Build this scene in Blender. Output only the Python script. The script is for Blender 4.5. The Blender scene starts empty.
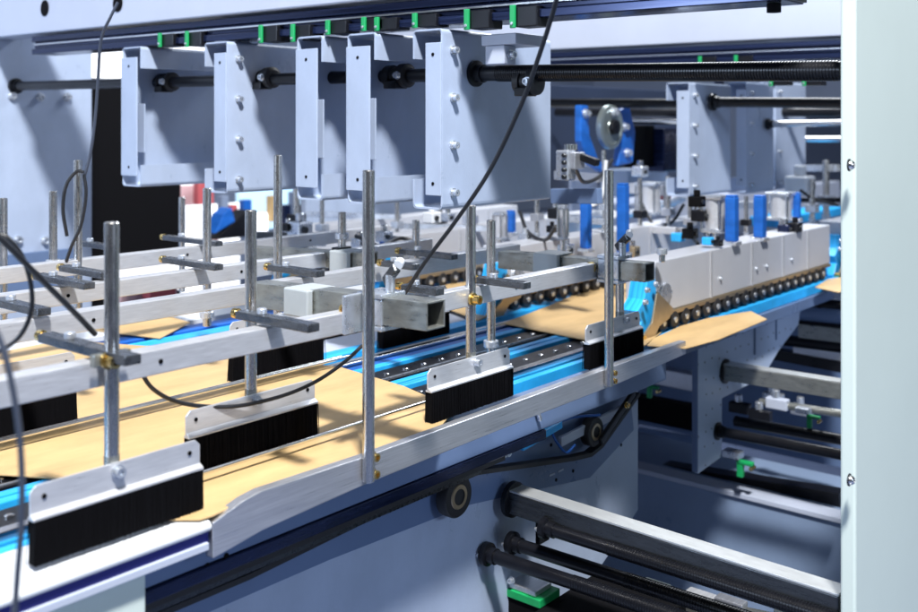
import bpy, bmesh, math, random
from mathutils import Vector, Matrix
random.seed(7)
S = bpy.context.scene
C = S.collection

# ---------------------------------------------------------------- camera
F = Vector((0.7672, 0.6414, 0.0)); R = Vector((0.6414, -0.7672, 0.0))
CAM = Vector((0, 0, 1.55)); FPX = 1006.0; CX = 459.0; HY = 125.0
cd = bpy.data.cameras.new('Camera'); cam = bpy.data.objects.new('Camera', cd); C.objects.link(cam)
cam.location = CAM
cam.rotation_euler = (math.radians(90), 0, math.atan2(F.y, F.x) - math.pi / 2)
cd.sensor_width = 36.0; cd.lens = 36.0 * FPX / 918.0; cd.shift_y = -(306.0 - HY) / 918.0
cd.clip_start = 0.05; cd.clip_end = 200
cd.dof.use_dof = True; cd.dof.focus_distance = 1.95; cd.dof.aperture_fstop = 3.5
S.camera = cam

# ---------------------------------------------------------------- world and lamps
S.view_settings.view_transform = 'Standard'; S.view_settings.look = 'None'
S.view_settings.exposure = 0.0; S.view_settings.gamma = 1.0
w = bpy.data.worlds.new('World'); S.world = w; w.use_nodes = True
nt = w.node_tree; bg = nt.nodes['Background']
tc = nt.nodes.new('ShaderNodeTexCoord'); sp = nt.nodes.new('ShaderNodeSeparateXYZ')
nt.links.new(tc.outputs['Generated'], sp.inputs[0])
rp = nt.nodes.new('ShaderNodeValToRGB'); mp = nt.nodes.new('ShaderNodeMapRange')
mp.inputs['From Min'].default_value = -1; mp.inputs['From Max'].default_value = 1
nt.links.new(sp.outputs['Z'], mp.inputs['Value'])
e = rp.color_ramp.elements
e[0].position = 0.0; e[0].color = (0.02, 0.03, 0.07, 1)
e[1].position = 1.0; e[1].color = (0.2, 0.25, 0.38, 1)
for p_, c_ in ((0.47, (0.01, 0.02, 0.04, 1)), (0.50, (1.3, 1.4, 1.6, 1)), (0.535, (1.5, 1.6, 1.8, 1)), (0.56, (0.04, 0.06, 0.12, 1)), (0.73, (0.05, 0.08, 0.15, 1)), (0.765, (2.0, 2.15, 2.4, 1)), (0.80, (1.3, 1.4, 1.6, 1)), (0.82, (0.05, 0.07, 0.13, 1))):
    q = e.new(p_); q.color = c_
nt.links.new(mp.outputs[0], rp.inputs[0])
nt.links.new(rp.outputs[0], bg.inputs['Color']); bg.inputs['Strength'].default_value = 0.16

def area(name, loc, target, size, power, col, size_y=None):
    l = bpy.data.lights.new(name, 'AREA'); l.energy = power; l.color = col; l.size = size
    if size_y: l.shape = 'RECTANGLE'; l.size_y = size_y
    o = bpy.data.objects.new(name, l); C.objects.link(o); o.location = loc
    d = Vector(target) - Vector(loc); o.rotation_euler = d.to_track_quat('-Z', 'Y').to_euler(); return o
# the hall's key floodlight: up, left and in front (throws the slanting bar shadows on the plates)
KD = Vector((0.37, 0.40, -0.84)).normalized()
area('hall_floodlight', Vector((1.75, 1.5, 1.3)) - KD * 6.0, (1.75, 1.5, 1.3), 0.5, 970, (1.0, 0.985, 0.97))
area('hall_ceiling_light', (5.2, 2.4, 4.6), (4.3, 2.4, 1.0), 2.2, 250, (0.90, 0.94, 1.0), 1.2)
area('side_fill_light', (-2.8, 2.9, 2.5), (1.8, 1.8, 1.2), 1.2, 95, (0.62, 0.76, 1.0), 0.8)  # added bluish fill for the left-facing sides, not a known hall lamp
area('aisle_fill_light', (1.1, -4.8, 2.9), (2.2, 1.6, 1.3), 1.0, 105, (0.62, 0.76, 1.0), 0.8)  # added frontal fill so the aisle-facing plates are lit, no known lamp

# ---------------------------------------------------------------- helpers
def ray(px, py=HY): return F + R * ((px - CX) / FPX) - Vector((0, 0, 1)) * ((py - HY) / FPX)
def P(px, py, X=None, Y=None, Z=None, t=None):
    d = ray(px, py)
    if X is not None: t = X / d.x
    elif Y is not None: t = Y / d.y
    elif Z is not None: t = (Z - CAM.z) / d.z
    return CAM + d * t
def YatX(px, X): d = ray(px); return X * d.y / d.x
def XatY(px, Y): d = ray(px); return Y * d.x / d.y

class MB:
    def __init__(s): s.b = bmesh.new()
    def _f(s, vs, smooth=False):
        try: f = s.b.faces.new(vs); f.smooth = smooth; return f
        except ValueError: return None
    def hexa(s, c):
        v = [s.b.verts.new(p) for p in c]
        for q in ((3, 2, 1, 0), (4, 5, 6, 7), (0, 1, 5, 4), (1, 2, 6, 5), (2, 3, 7, 6), (3, 0, 4, 7)): s._f([v[i] for i in q])
        return s
    def box(s, a, b):
        x0, x1 = sorted((a[0], b[0])); y0, y1 = sorted((a[1], b[1])); z0, z1 = sorted((a[2], b[2]))
        return s.hexa([(x0, y0, z0), (x1, y0, z0), (x1, y1, z0), (x0, y1, z0), (x0, y0, z1), (x1, y0, z1), (x1, y1, z1), (x0, y1, z1)])
    def beam(s, p, q, w, h):
        p = Vector(p); q = Vector(q); d = (q - p).normalized()
        u = d.cross(Vector((0, 0, 1)))
        if u.length < 1e-4: u = Vector((1, 0, 0))
        u.normalize(); n = u.cross(d); u *= w / 2; n *= h / 2
        return s.hexa([p - u - n, p + u - n, q + u - n, q - u - n, p - u + n, p + u + n, q + u + n, q - u + n])
    def ring(s, c, u, v, r, n): return [s.b.verts.new(c + u * (r * math.cos(2 * math.pi * i / n)) + v * (r * math.sin(2 * math.pi * i / n))) for i in range(n)]
    def lathe(s, p, q, prof, n=24, cap=True):
        """prof: list of (dist along p->q in metres, radius)"""
        p = Vector(p); q = Vector(q); d = (q - p).normalized()
        u = d.cross(Vector((0, 0, 1)))
        if u.length < 1e-3: u = Vector((1, 0, 0))
        u.normalize(); v = d.cross(u)
        rs = [s.ring(p + d * a, u, v, r, n) for a, r in prof]
        for A, B in zip(rs, rs[1:]):
            for i in range(n): s._f([A[i], A[(i + 1) % n], B[(i + 1) % n], B[i]], True)
        if cap:
            s._f(rs[0][::-1]); s._f(rs[-1])
        return s
    def cyl(s, p, q, r, n=24, ch=0.0):
        L = (Vector(q) - Vector(p)).length
        pr = [(0, r), (L, r)] if not ch else [(0, r - ch), (ch, r), (L - ch, r), (L, r - ch)]
        return s.lathe(p, q, pr, n)
    def screw(s, p, q, r, pitch=0.004, dr=0.0015, n=20):
        L = (Vector(q) - Vector(p)).length; k = int(L / pitch); pr = []
        for i in range(k): pr += [(i * pitch, r), (i * pitch + pitch * 0.55, r), (i * pitch + pitch * 0.6, r - dr), (i * pitch + pitch * 0.95, r - dr)]
        return s.lathe(p, q, pr, n)
    def hexbolt(s, p, d, r, h):
        p = Vector(p); d = Vector(d).normalized()
        s.lathe(p, p + d, [(0, r * 1.35), (h * 0.25, r * 1.35)], 16)
        s.lathe(p, p + d, [(h * 0.25, r), (h, r), (h * 1.01, r * 0.55), (h * 0.7, r * 0.5)], 12); return s
    def prism(s, pts, off):
        off = Vector(off); n = len(pts)
        A = [s.b.verts.new(Vector(p)) for p in pts]; B = [s.b.verts.new(Vector(p) + off) for p in pts]
        s._f(A[::-1]); s._f(B)
        for i in range(n): s._f([A[i], A[(i + 1) % n], B[(i + 1) % n], B[i]])
        return s
    def tube(s, pts, r, n=10, sub=6):
        pts = [Vector(p) for p in pts]; P_ = [pts[0] * 2 - pts[1]] + pts + [pts[-1] * 2 - pts[-2]]; out = []
        for i in range(1, len(P_) - 2):
            a, b, c, d = P_[i - 1:i + 3]
            for k in range(sub):
                t = k / sub
                out.append(0.5 * ((2 * b) + (c - a) * t + (2 * a - 5 * b + 4 * c - d) * t * t + (3 * b - a - 3 * c + d) * t ** 3))
        out.append(pts[-1]); rs = []; up = Vector((0.3, -0.5, 0.8)).normalized()
        for i, p in enumerate(out):
            d = (out[min(i + 1, len(out) - 1)] - out[max(i - 1, 0)]).normalized()
            u = (up - d * up.dot(d)).normalized(); up = u; rs.append(s.ring(p, u, d.cross(u), r, n))
        for A, B in zip(rs, rs[1:]):
            for i in range(n): s._f([A[i], A[(i + 1) % n], B[(i + 1) % n], B[i]], True)
        s._f(rs[0][::-1]); s._f(rs[-1]); return s
    def build(s, name, mat, parent=None, bevel=0.0, kind=None, label=None):
        bmesh.ops.recalc_face_normals(s.b, faces=s.b.faces[:])
        for e_ in s.b.edges:
            if len(e_.link_faces) == 2 and e_.calc_face_angle(0.0) > 0.75: e_.smooth = False
        vs = [v.co for v in s.b.verts]
        if parent is None:
            org = Vector(((min(v.x for v in vs) + max(v.x for v in vs)) / 2, (min(v.y for v in vs) + max(v.y for v in vs)) / 2, min(v.z for v in vs)))
        else:
            org = Vector(parent['wo']) if 'wo' in parent else wo[parent.name].copy()
        for v in s.b.verts: v.co -= org
        me = bpy.data.meshes.new(name); s.b.to_mesh(me); s.b.free()
        o = bpy.data.objects.new(name, me); C.objects.link(o); me.materials.append(mat)
        if parent is None: o.location = org
        else: o.parent = parent
        wo[o.name] = org.copy()
        if bevel:
            m = o.modifiers.new('edge', 'BEVEL'); m.width = bevel; m.segments = 2; m.limit_method = 'ANGLE'; m.angle_limit = math.radians(40); m.harden_normals = False
        if kind: o['kind'] = kind
        if label: o['label'] = label
        return o
wo = {}
def thing(name, loc, label, cat, group=None):
    o = bpy.data.objects.new(name, None); C.objects.link(o); o.location = loc; o.empty_display_size = 0.05
    wo[o.name] = Vector(loc); tag(o, label, cat, group); return o
def tag(o, label, cat, group=None):
    o['label'] = label; o['category'] = cat
    if group: o['group'] = group
    return o

# ---------------------------------------------------------------- materials
def mat(name, col, rough=0.5, metal=0.0, var=0.0, vscale=6.0, stretch=(1, 1, 1), rvar=0.0, bump=0.0, bscale=200.0, emit=0.0, coat=0.0, spec=0.5, col2=None):
    m = bpy.data.materials.new(name); m.use_nodes = True; n = m.node_tree; b = n.nodes['Principled BSDF']
    b.inputs['Base Color'].default_value = (*col, 1); b.inputs['Roughness'].default_value = rough
    b.inputs['Metallic'].default_value = metal; b.inputs['Coat Weight'].default_value = coat
    b.inputs['Specular IOR Level'].default_value = spec
    t = n.nodes.new('ShaderNodeTexCoord'); mpn = n.nodes.new('ShaderNodeMapping'); mpn.inputs['Scale'].default_value = stretch
    n.links.new(t.outputs['Object'], mpn.inputs[0])
    if var or rvar:
        no = n.nodes.new('ShaderNodeTexNoise'); no.inputs['Scale'].default_value = vscale; no.inputs['Detail'].default_value = 6; no.inputs['Roughness'].default_value = 0.65
        n.links.new(mpn.outputs[0], no.inputs['Vector'])
        if var:
            r = n.nodes.new('ShaderNodeValToRGB'); c2 = col2 or tuple(min(1, c * (1 + var)) for c in col)
            r.color_ramp.elements[0].position = 0.3; r.color_ramp.elements[1].position = 0.7
            r.color_ramp.elements[0].color = (*[c * (1 - var) for c in col], 1); r.color_ramp.elements[1].color = (*c2, 1)
            n.links.new(no.outputs['Fac'], r.inputs[0]); n.links.new(r.outputs[0], b.inputs['Base Color'])
        if rvar:
            mr = n.nodes.new('ShaderNodeMapRange'); mr.inputs['To Min'].default_value = max(0.03, rough - rvar); mr.inputs['To Max'].default_value = min(1, rough + rvar)
            mr.inputs['From Min'].default_value = 0.3; mr.inputs['From Max'].default_value = 0.7
            n.links.new(no.outputs['Fac'], mr.inputs[0]); n.links.new(mr.outputs[0], b.inputs['Roughness'])
    if bump:
        nb = n.nodes.new('ShaderNodeTexNoise'); nb.inputs['Scale'].default_value = bscale; nb.inputs['Detail'].default_value = 3
        n.links.new(mpn.outputs[0], nb.inputs['Vector'])
        bn = n.nodes.new('ShaderNodeBump'); bn.inputs['Strength'].default_value = bump; bn.inputs['Distance'].default_value = 0.001
        n.links.new(nb.outputs['Fac'], bn.inputs['Height']); n.links.new(bn.outputs[0], b.inputs['Normal'])
    if emit:
        b.inputs['Emission Color'].default_value = (*col, 1); b.inputs['Emission Strength'].default_value = emit
    return m
PAINT = mat('pale_blue_paint', (0.34, 0.41, 0.545), 0.36, 0, 0.09, 7.0, (1, 1, 0.6), rvar=0.12, bump=0.22, bscale=320)
PAINTW = mat('white_lilac_paint', (0.42, 0.465, 0.57), 0.35, 0, 0.05, 3.0, rvar=0.08, bump=0.1, bscale=260)
PAINTM = mat('mid_blue_paint', (0.20, 0.27, 0.40), 0.35, 0, 0.08, 4.0, rvar=0.08, bump=0.08)
PAINTG = mat('grey_blue_paint', (0.11, 0.165, 0.29), 0.33, 0, 0.08, 4.0, rvar=0.08, bump=0.08)
PANEL = mat('pale_green_white_enamel', (0.55, 0.635, 0.60), 0.5, 0, 0.03, 2.0, bump=0.1, bscale=300)
WHITE = mat('white_enamel', (0.60, 0.63, 0.67), 0.3, 0, 0.03, 4.0, bump=0.05)
ALUX = mat('brushed_aluminium', (0.60, 0.615, 0.66), 0.36, 0.85, 0.14, 9.0, (1.5, 30, 60), rvar=0.1, bump=0.15, bscale=30)
SATIN = mat('satin_light_metal', (0.50, 0.52, 0.57), 0.38, 0.25, 0.05, 4.0, rvar=0.06, bump=0.05)
ALUR = mat('anodised_rail', (0.64, 0.655, 0.69), 0.36, 0.6, 0.10, 12.0, (2, 12, 25), rvar=0.1, bump=0.08, bscale=40)
STEEL = mat('stainless_rod', (0.60, 0.59, 0.57), 0.27, 1.0, 0.05, 10.0, (12, 12, 2), rvar=0.04, bump=0.02, bscale=60)
TUBE = mat('dull_zinc_tube', (0.30, 0.31, 0.29), 0.34, 0.75, 0.2, 14.0, (6, 2, 6), rvar=0.12, bump=0.12, bscale=80)
POLISH = mat('polished_steel', (0.72, 0.72, 0.72), 0.2, 1.0, 0.08, 12.0, (20, 2, 20), rvar=0.06)
GROUND = mat('ground_steel', (0.52, 0.54, 0.54), 0.35, 0.6, 0.08, 12.0, (20, 2, 20), rvar=0.06)
ARMM = mat('dark_zinc_arm', (0.12, 0.13, 0.145), 0.28, 0.8, 0.2, 14.0, (6, 2, 6), rvar=0.1)
BARS = mat('blackened_steel_bar', (0.06, 0.065, 0.07), 0.3, 0.8, 0.25, 14.0, (10, 1.5, 10), rvar=0.1)
BRASS = mat('brass', (0.72, 0.52, 0.2), 0.25, 1.0, 0.1, 30)
BRONZE = mat('bronze_steel', (0.45, 0.36, 0.24), 0.35, 0.8, 0.12, 20)
ZINC = mat('zinc_fitting', (0.62, 0.66, 0.72), 0.3, 0.8, 0.15, 30, rvar=0.1)
PLASTIC = mat('grey_plastic', (0.35, 0.385, 0.40), 0.45, 0, 0.05, 20)
BLACK = mat('black_steel', (0.005, 0.0055, 0.008), 0.33, 0.0, 0.2, 10, rvar=0.08, spec=0.35)
BLACKM = mat('matt_black', (0.003, 0.003, 0.004), 0.8, 0, spec=0.1)
RUBBER = mat('black_rubber', (0.012, 0.012, 0.014), 0.55, 0, 0.2, 30)
NAVY = mat('navy_anodised_rail', (0.012, 0.02, 0.06), 0.22, 0.5, 0.4, 3.0, (4, 0.6, 30), rvar=0.1)
NAVYS = mat('navy_stripe', (0.01, 0.012, 0.16), 0.35)
BRIST = mat('black_bristle', (0.004, 0.004, 0.005), 0.8, 0, spec=0.04)
BLUE = mat('blue_belt', (0.02, 0.35, 0.78), 0.42, 0, 0.34, 5.0, (0.8, 34, 1), rvar=0.12, bump=0.1, bscale=300)
BLUED = mat('deep_blue_casting', (0.008, 0.10, 0.42), 0.42, 0, 0.3, 9, (1, 1, 3), rvar=0.12, bump=0.1)
GREEN = mat('green_plastic', (0.008, 0.30, 0.09), 0.4, 0, 0.08, 20)
CREAM = mat('cream_disc', (0.34, 0.40, 0.40), 0.3, 0.8, 0.08, 10)
CABLE = mat('black_cable', (0.010, 0.011, 0.014), 0.4)
CABLEG = mat('grey_cable', (0.04, 0.05, 0.075), 0.35)
KRAFT = mat('kraft_board', (0.50, 0.345, 0.165), 0.45, 0, 0.17, 5.0, (0.8, 3.0, 1), bump=0.35, bscale=420)
FLOOR = mat('hall_floor', (0.10, 0.13, 0.22), 0.25, 0, 0.15, 2.0, rvar=0.08)
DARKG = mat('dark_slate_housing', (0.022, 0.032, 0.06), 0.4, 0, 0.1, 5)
HALL = mat('hall_wall_paint', (0.20, 0.25, 0.36), 0.7, 0, 0.1, 0.8)
LIT = mat('glowing_white', (0.95, 0.97, 1.0), 0.5, emit=1.1)  # emission in the material makes the booth surfaces glow overexposed white
LITB = mat('glowing_blue_print', (0.5, 0.75, 0.95), 0.5, emit=0.5)  # same emission at lower strength, in pale blue
RED = mat('red_panel', (0.50, 0.10, 0.11), 0.5, 0, 0.1, 6)
PINK = mat('pink_panel', (0.62, 0.40, 0.42), 0.5, 0, 0.1, 6)
# perforated plate: small punched holes in a grid
m_ = mat('perforated_paint', (0.40, 0.49, 0.65), 0.38, 0, 0.06, 3.0, bump=0.08)
PERF = m_; n_ = m_.node_tree; b_ = n_.nodes['Principled BSDF']
tcx = n_.nodes.new('ShaderNodeTexCoord'); vor = n_.nodes.new('ShaderNodeTexVoronoi'); vor.voronoi_dimensions = '2D'; vor.inputs['Scale'].default_value = 20; vor.inputs['Randomness'].default_value = 0.35
sx = n_.nodes.new('ShaderNodeSeparateXYZ'); cxy = n_.nodes.new('ShaderNodeCombineXYZ'); n_.links.new(tcx.outputs['Object'], sx.inputs[0])
n_.links.new(sx.outputs['X'], cxy.inputs['X']); n_.links.new(sx.outputs['Z'], cxy.inputs['Y']); n_.links.new(cxy.outputs[0], vor.inputs['Vector'])
lt = n_.nodes.new('ShaderNodeMath'); lt.operation = 'LESS_THAN'; lt.inputs[1].default_value = 0.065; n_.links.new(vor.outputs['Distance'], lt.inputs[0])
mx = n_.nodes.new('ShaderNodeMix'); mx.data_type = 'RGBA'; src = b_.inputs['Base Color'].links[0].from_socket
n_.links.new(lt.outputs[0], mx.inputs['Factor']); n_.links.new(src, mx.inputs['A']); mx.inputs['B'].default_value = (0.01, 0.012, 0.02, 1)
n_.links.new(mx.outputs['Result'], b_.inputs['Base Color'])

# ---------------------------------------------------------------- the hall
o = MB().box((-4, -3, -0.05), (14, 9, 0)).build('floor', FLOOR, kind='structure')
o = MB().box((-4, 8.6, 0), (14, 8.8, 5)).build('hall_wall', HALL, kind='structure')
o = MB().box((13.6, -3, 0), (13.8, 8.59, 5)).build('hall_end_wall', HALL, kind='structure')

# ---------------------------------------------------------------- large machine frame
FY = 3.46
t = thing('side_frame', (1.1, FY, 0), 'tall pale blue frame wall on the far left holding the ends of the dark bars', 'machine frame')
MB().box((0.1, FY, 0.0), (XatY(92, FY), FY + 0.05, 2.7)).build('wall_plate', PAINT, t, 0.004)
for px, py in ((12, 96), (40, 97), (67, 97), (18, 240), (45, 241)):
    MB().hexbolt(P(px, py, Y=FY), (0, -1, 0), 0.012, 0.016).build('bolt', ZINC, t)
MB().box((0.1, FY - 0.02, 0.95), (1.95, FY - 0.004, 1.10)).build('lower_strip', PAINTG, t, 0.002)

XR = 1.62
def tilt(Y, z0): return z0 + (Y - 0.6) * 0.009
def cross_beam(X, y0, y1, zr, h, label, rail_label):
    t = thing('cross_beam', (X + 0.1, (y0 + y1) / 2, zr), label, 'beam', 'cross beams over the machine')
    MB().beam((X + 0.05, y0, tilt(y0, zr + h / 2)), (X + 0.05, y1, tilt(y1, zr + h / 2)), 0.10, h).build('beam_body', PAINTW, t, 0.004)
    return t
t = cross_beam(XR - 0.01, 0.60, FY - 0.002, 1.822, 0.20, 'pale lilac box beam across the top left above the navy slide rail', '')
for px, py in ((45, 8), (118, 3)):
    c = P(px, py, X=XR - 0.01)
    MB().lathe(c + Vector((-0.0015, 0, 0)), c + Vector((0.02, 0, 0)), [(0, 0.026), (0.0, 0.022), (0.001, 0.0215)], 28).build('cable_hole', BLACKM, t)
t = cross_beam(3.19, 0.58, 3.4, 1.826, 0.6, 'pale lilac box beam behind, above the second slide rail at upper right', '')

def slide_rail(X, y0, y1, label, z0=1.757):
    t = thing('slide_rail', (X + 0.07, (y0 + y1) / 2, z0), label, 'rail', 'dark slide rails under the cross beams')
    m = MB(); w_ = 0.14
    for (dx, dz, ww, hh) in ((0.0, 0.0, 0.09, 0.018), (0.012, 0.018, 0.07, 0.022), (0.0, 0.04, 0.09, 0.018)):
        m.beam((X + 0.047, y0, tilt(y0, z0 + dz + hh / 2)), (X + 0.047, y1, tilt(y1, z0 + dz + hh / 2)), ww, hh - 0.0005)
    m.build('rail_profile', NAVY, t, 0.002)
    m = MB(); zz = tilt(y0, z0)
    m.box((X + 0.02, y0 - 0.008, zz + 0.002), (X + 0.085, y0 - 0.001, zz + 0.055)).build('end_cap', BLACK, t, 0.001)
    MB().cyl((X + 0.035, y0 + 0.03, zz - 0.016), (X + 0.035, y0 + 0.03, zz - 0.0005), 0.012).build('foot', BLACKM, t)
    MB().beam((X + 0.004, y0 + .01, tilt(y0, z0 + 0.031)), (X + 0.004, y1 - .01, tilt(y1, z0 + 0.031)), 0.004, 0.004).build('polished_track', POLISH, t)
    return t
slide_rail(XR, 0.656, YatX(31, XR), 'glossy navy slide rail across the top with green tabs below it')
slide_rail(3.2, 0.60, 3.35, 'second navy slide rail behind, seen at the upper right under the beam')

# sliders and green tabs hanging at the first rail
def slider(X, px, py0, py1, k, label):
    y = YatX(px, X); d = ray(px); tt = X / d.x
    z1 = CAM.z + (HY - py0) / FPX * tt; z0 = CAM.z + (HY - py1) / FPX * tt
    t = thing('rail_slider', (X, y, z0), label, 'slider', 'green tabbed sliders on the rail')
    MB().box((X - 0.004, y - 0.006, z0), (X + 0.003, y + 0.006, z1)).build('green_tab', GREEN, t, 0.0015)
    MB().box((X + 0.004, y - 0.055, z0 + 0.002), (X + 0.05, y - 0.001, z1 - 0.003)).build('slider_block', BLACK, t, 0.002)
    MB().hexbolt((X - 0.0045, y, z0 + 0.009), (-1, 0, 0), 0.0025, 0.003).build('screw', ZINC, t)
tabs = [(160, 33, 47), (187, 31, 47), (261, 25, 43), (293, 24, 42), (328, 20, 35), (364, 17, 31), (377, 17, 31), (415, 13, 28), (467, 9, 30), (513, 5, 28)]
nm = ['leftmost', 'second', 'third', 'fourth', 'fifth', 'sixth', 'seventh', 'eighth', 'ninth', 'rightmost']
for i, (px, a, b) in enumerate(tabs):
    slider(XR - 0.012, px, a, b, i, 'green tabbed slider on the top rail, %s of the row of ten from the left' % nm[i])
for px, a, b, s_ in ((700, 56, 66, 'left'), (736, 55, 65, 'middle'), (771, 80, 86, 'lower middle'), (804, 80, 86, 'rightmost')):
    slider(3.19, px, a, b, 0, 'small green tab under the second rail, %s one right of the sheet hangers' % s_)

# ---------------------------------------------------------------- sheet metal hangers
def hanger(X, Yn, Yf, W, zt, zb, closed, label, bolts=True, wedge=0.03):
    """channel bracket, profile in Y-Z, extruded along X; closed: web on the near side"""
    t = thing('hanger_bracket', (X + W / 2, (Yn + Yf) / 2, zb), label, 'bracket', 'bent sheet hangers under the top rail')
    th = 0.004; r = 0.010
    wy0, wy1 = (Yn, Yn + th) if closed else (Yf - th, Yf)
    MB().box((X, wy0, zb + r), (X + W, wy1, zt - r)).build('web', PAINT, t, 0.001)
    # flanges with rounded folds and return lips
    def fold(z, s, name):
        m = MB(); prof = []
        a = Yn if closed else Yf; b = Yf if closed else Yn; sg = 1 if b > a else -1
        cpts = []
        for k in range(5):
            an = math.pi / 2 * k / 4
            cpts.append((a + sg * r * (1 - math.cos(an)), z - s * r * (1 - math.sin(an))))
        for k in range(5):
            an = math.pi / 2 * k / 4
            cpts.append((b - sg * r * (1 - math.sin(an)), z - s * r * (1 - math.cos(an))))
        cpts.append((b, z - s * 0.062))
        for (p, q) in zip(cpts, cpts[1:]):
            dx = Vector((0, q[0] - p[0], q[1] - p[1]));
            nrm = Vector((0, -dx.z, dx.y)).normalized() * th
            ctr = Vector((0, (Yn + Yf) / 2, z - s * 0.05))
            if nrm.dot(ctr - Vector((0, p[0], p[1]))) < 0: nrm = -nrm
            last = (q == cpts[-1])
            xe = X + W
            P0 = Vector((X, p[0], p[1])); Q0 = Vector((X, q[0], q[1]))
            P1 = Vector((xe, p[0], p[1])); Q1 = Vector((xe - (wedge if last else 0), q[0], q[1]))
            m.hexa([P0, P1, Q1, Q0, P0 + nrm, P1 + nrm, Q1 + nrm, Q0 + nrm])
        m.build(name, PAINT, t)
    fold(zt, 1, 'top_flange'); fold(zb, -1, 'bottom_flange')
    # end strip facing the aisle
    ys0, ys1 = (Yn, Yn + (Yf - Yn) * 0.52) if closed else (Yn + (Yf - Yn) * 0.16, Yf)
    es = MB().box((X - 0.0045, ys0, zb + 0.03), (X - 0.0005, ys1, zt - 0.03)).build('end_strip', PAINT, t, 0.001)
    for z in (zb + 0.055, zt - 0.055):
        yc = (ys0 + ys1) / 2
        MB().cyl((X - 0.0055, yc, z), (X - 0.0042, yc, z), 0.0038, 14).build('screw_hole', BLACKM, es)
    if closed and bolts:
        for k in range(4):
            z = zt - 0.045 - k * (zt - zb - 0.08) / 3
            MB().hexbolt((X + 0.035, Yn - 0.0002, z), (0, -1, 0), 0.0075, 0.014).build('bolt', ZINC, t)
    return t
XH = 1.60; ZT = 1.7545; ZB = 1.371
def yh(px): return YatX(px, XH)
hd = [('closed', 442, 413, 'largest sheet hanger nearest the camera with four bolts on its face, cable in front'),
      ('open', 375.5, 347.5, 'open channel hanger just left of the largest bolted one'),
      ('open', 322.5, 297, 'open channel hanger in the middle of the five in the front row'),
      ('closed', 227.3, 204.7, 'bolted sheet hanger second from the left with clamp shadow on its face'),
      ('open', 141, 122.5, 'open channel hanger leftmost of the row, in front of the black board')]
for k, a, b, lab in hd:
    dz = 0.004 * (yh(a) - 1.38)
    hanger(XH, yh(a), yh(b), 0.40, ZT + dz * 4, ZB + dz, k == 'closed', lab)
# inner stiffening plates on the open channels
for a in (375.5, 322.5, 141):
    y = yh(a)
    tag(MB().box((XH + 0.03, y + 0.03, ZB + 0.10), (XH + 0.034, y + 0.075, ZB + 0.24)).build('stiffener_plate', PAINT, bevel=0.001),
        'small pale plate inside the open channel hanger %s' % {375.5: 'left of the largest one', 322.5: 'in the middle of the row', 141: 'at the far left of the row'}[a], 'plate')
# second group further along
hanger(3.20, 1.63, 1.72, 0.33, 1.70, 1.30, True, 'bolted sheet hanger of the rear row, left of the two by the big cover panel')
hanger(3.74, 1.66, 1.74, 0.26, 1.72, 1.28, True, 'sheet hanger of the rear row, middle one of the three right of the pulley')
hanger(4.22, 1.74, 1.82, 0.34, 1.74, 1.27, True, 'sheet hanger of the rear row, last one nearest the big cover panel')
tag(MB().box((3.60, 1.70, 1.30), (3.625, 1.73, 1.72)).build('rear_upright_bar', NAVY, bevel=0.002), 'dark upright bar in the gap beside the rear bolted hanger', 'bar')

# carriage brackets joining hanger 5 to the rail
c = P(511, 44, X=1.70)
t = thing('carriage_bracket', c + Vector((0, 0, -0.04)), 'small pale clamp block between the largest hanger and the rail', 'bracket')
MB().box(c + Vector((-0.05, -0.05, -0.005)), c + Vector((0.05, 0.04, 0.018))).build('clamp_plate', PAINTW, t, 0.002)
MB().box(c + Vector((-0.05, -0.02, -0.045)), c + Vector((-0.01, 0.03, -0.0055))).build('clamp_body', PAINTW, t, 0.002)
MB().hexbolt(c + Vector((-0.03, -0.0205, -0.025)), (0, -1, 0), 0.008, 0.012).build('bolt', ZINC, t)
c = P(236, 50, X=1.75)
t = thing('carriage_bracket', c + Vector((0, 0, -0.03)), 'small black clamp block above the bolted hanger second from left', 'bracket')
MB().box(c + Vector((-0.03, -0.1, -0.01)), c + Vector((0.05, 0.03, 0.02))).build('clamp_plate', PAINT, t, 0.002)
MB().hexbolt(c + Vector((-0.031, -0.05, 0.0)), (-1, 0, 0), 0.008, 0.012).build('bolt', ZINC, t)

# ---------------------------------------------------------------- upper cross bars
def bar_thing(name, p, q, r, label, cat='bar', thread=None, mat_=None, group=None, collar=True):
    p = Vector(p); q = Vector(q)
    t = thing(name, (p + q) / 2 - Vector((0, 0, r)), label, cat, group)
    MB().cyl(p, q, r, 28, 0.001).build('shaft', mat_ or BLACK, t)
    if thread:
        a, b = thread; d = q - p
        MB().screw(p + d * a, p + d * b, r * 1.08, 0.0055, 0.0024).build('thread', BLACK, t)
    if collar:
        d = (q - p).normalized()
        cl = MB().lathe(p - d * 0.006, q, [(0, r * 0.9), (0.001, r * 1.75), (0.012, r * 1.75), (0.014, r * 1.2), (0.03, r * 1.2)], 28).build('collar', BLACK, t)
        MB().hexbolt(p - d * 0.007 + Vector((-r * 1.3, 0, 0)), -d, r * 0.28, 0.006).build('screw', ZINC, cl)
    return t
XB = 1.71
p1 = P(476, 73.5, X=XB); p1.y = yh(442) - 0.001
bar_thing('lead_screw', p1, P(843, 70.5, X=XB), 0.0165, 'thick black threaded bar from the largest hanger to the big cover panel', 'bar', (0.08, 0.999))
bar_thing('guide_bar', P(16, 86, X=XB), P(470, 74, X=XB) , 0.0155, 'dark bar from the left frame wall running behind the sheet hangers', 'bar')
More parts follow.
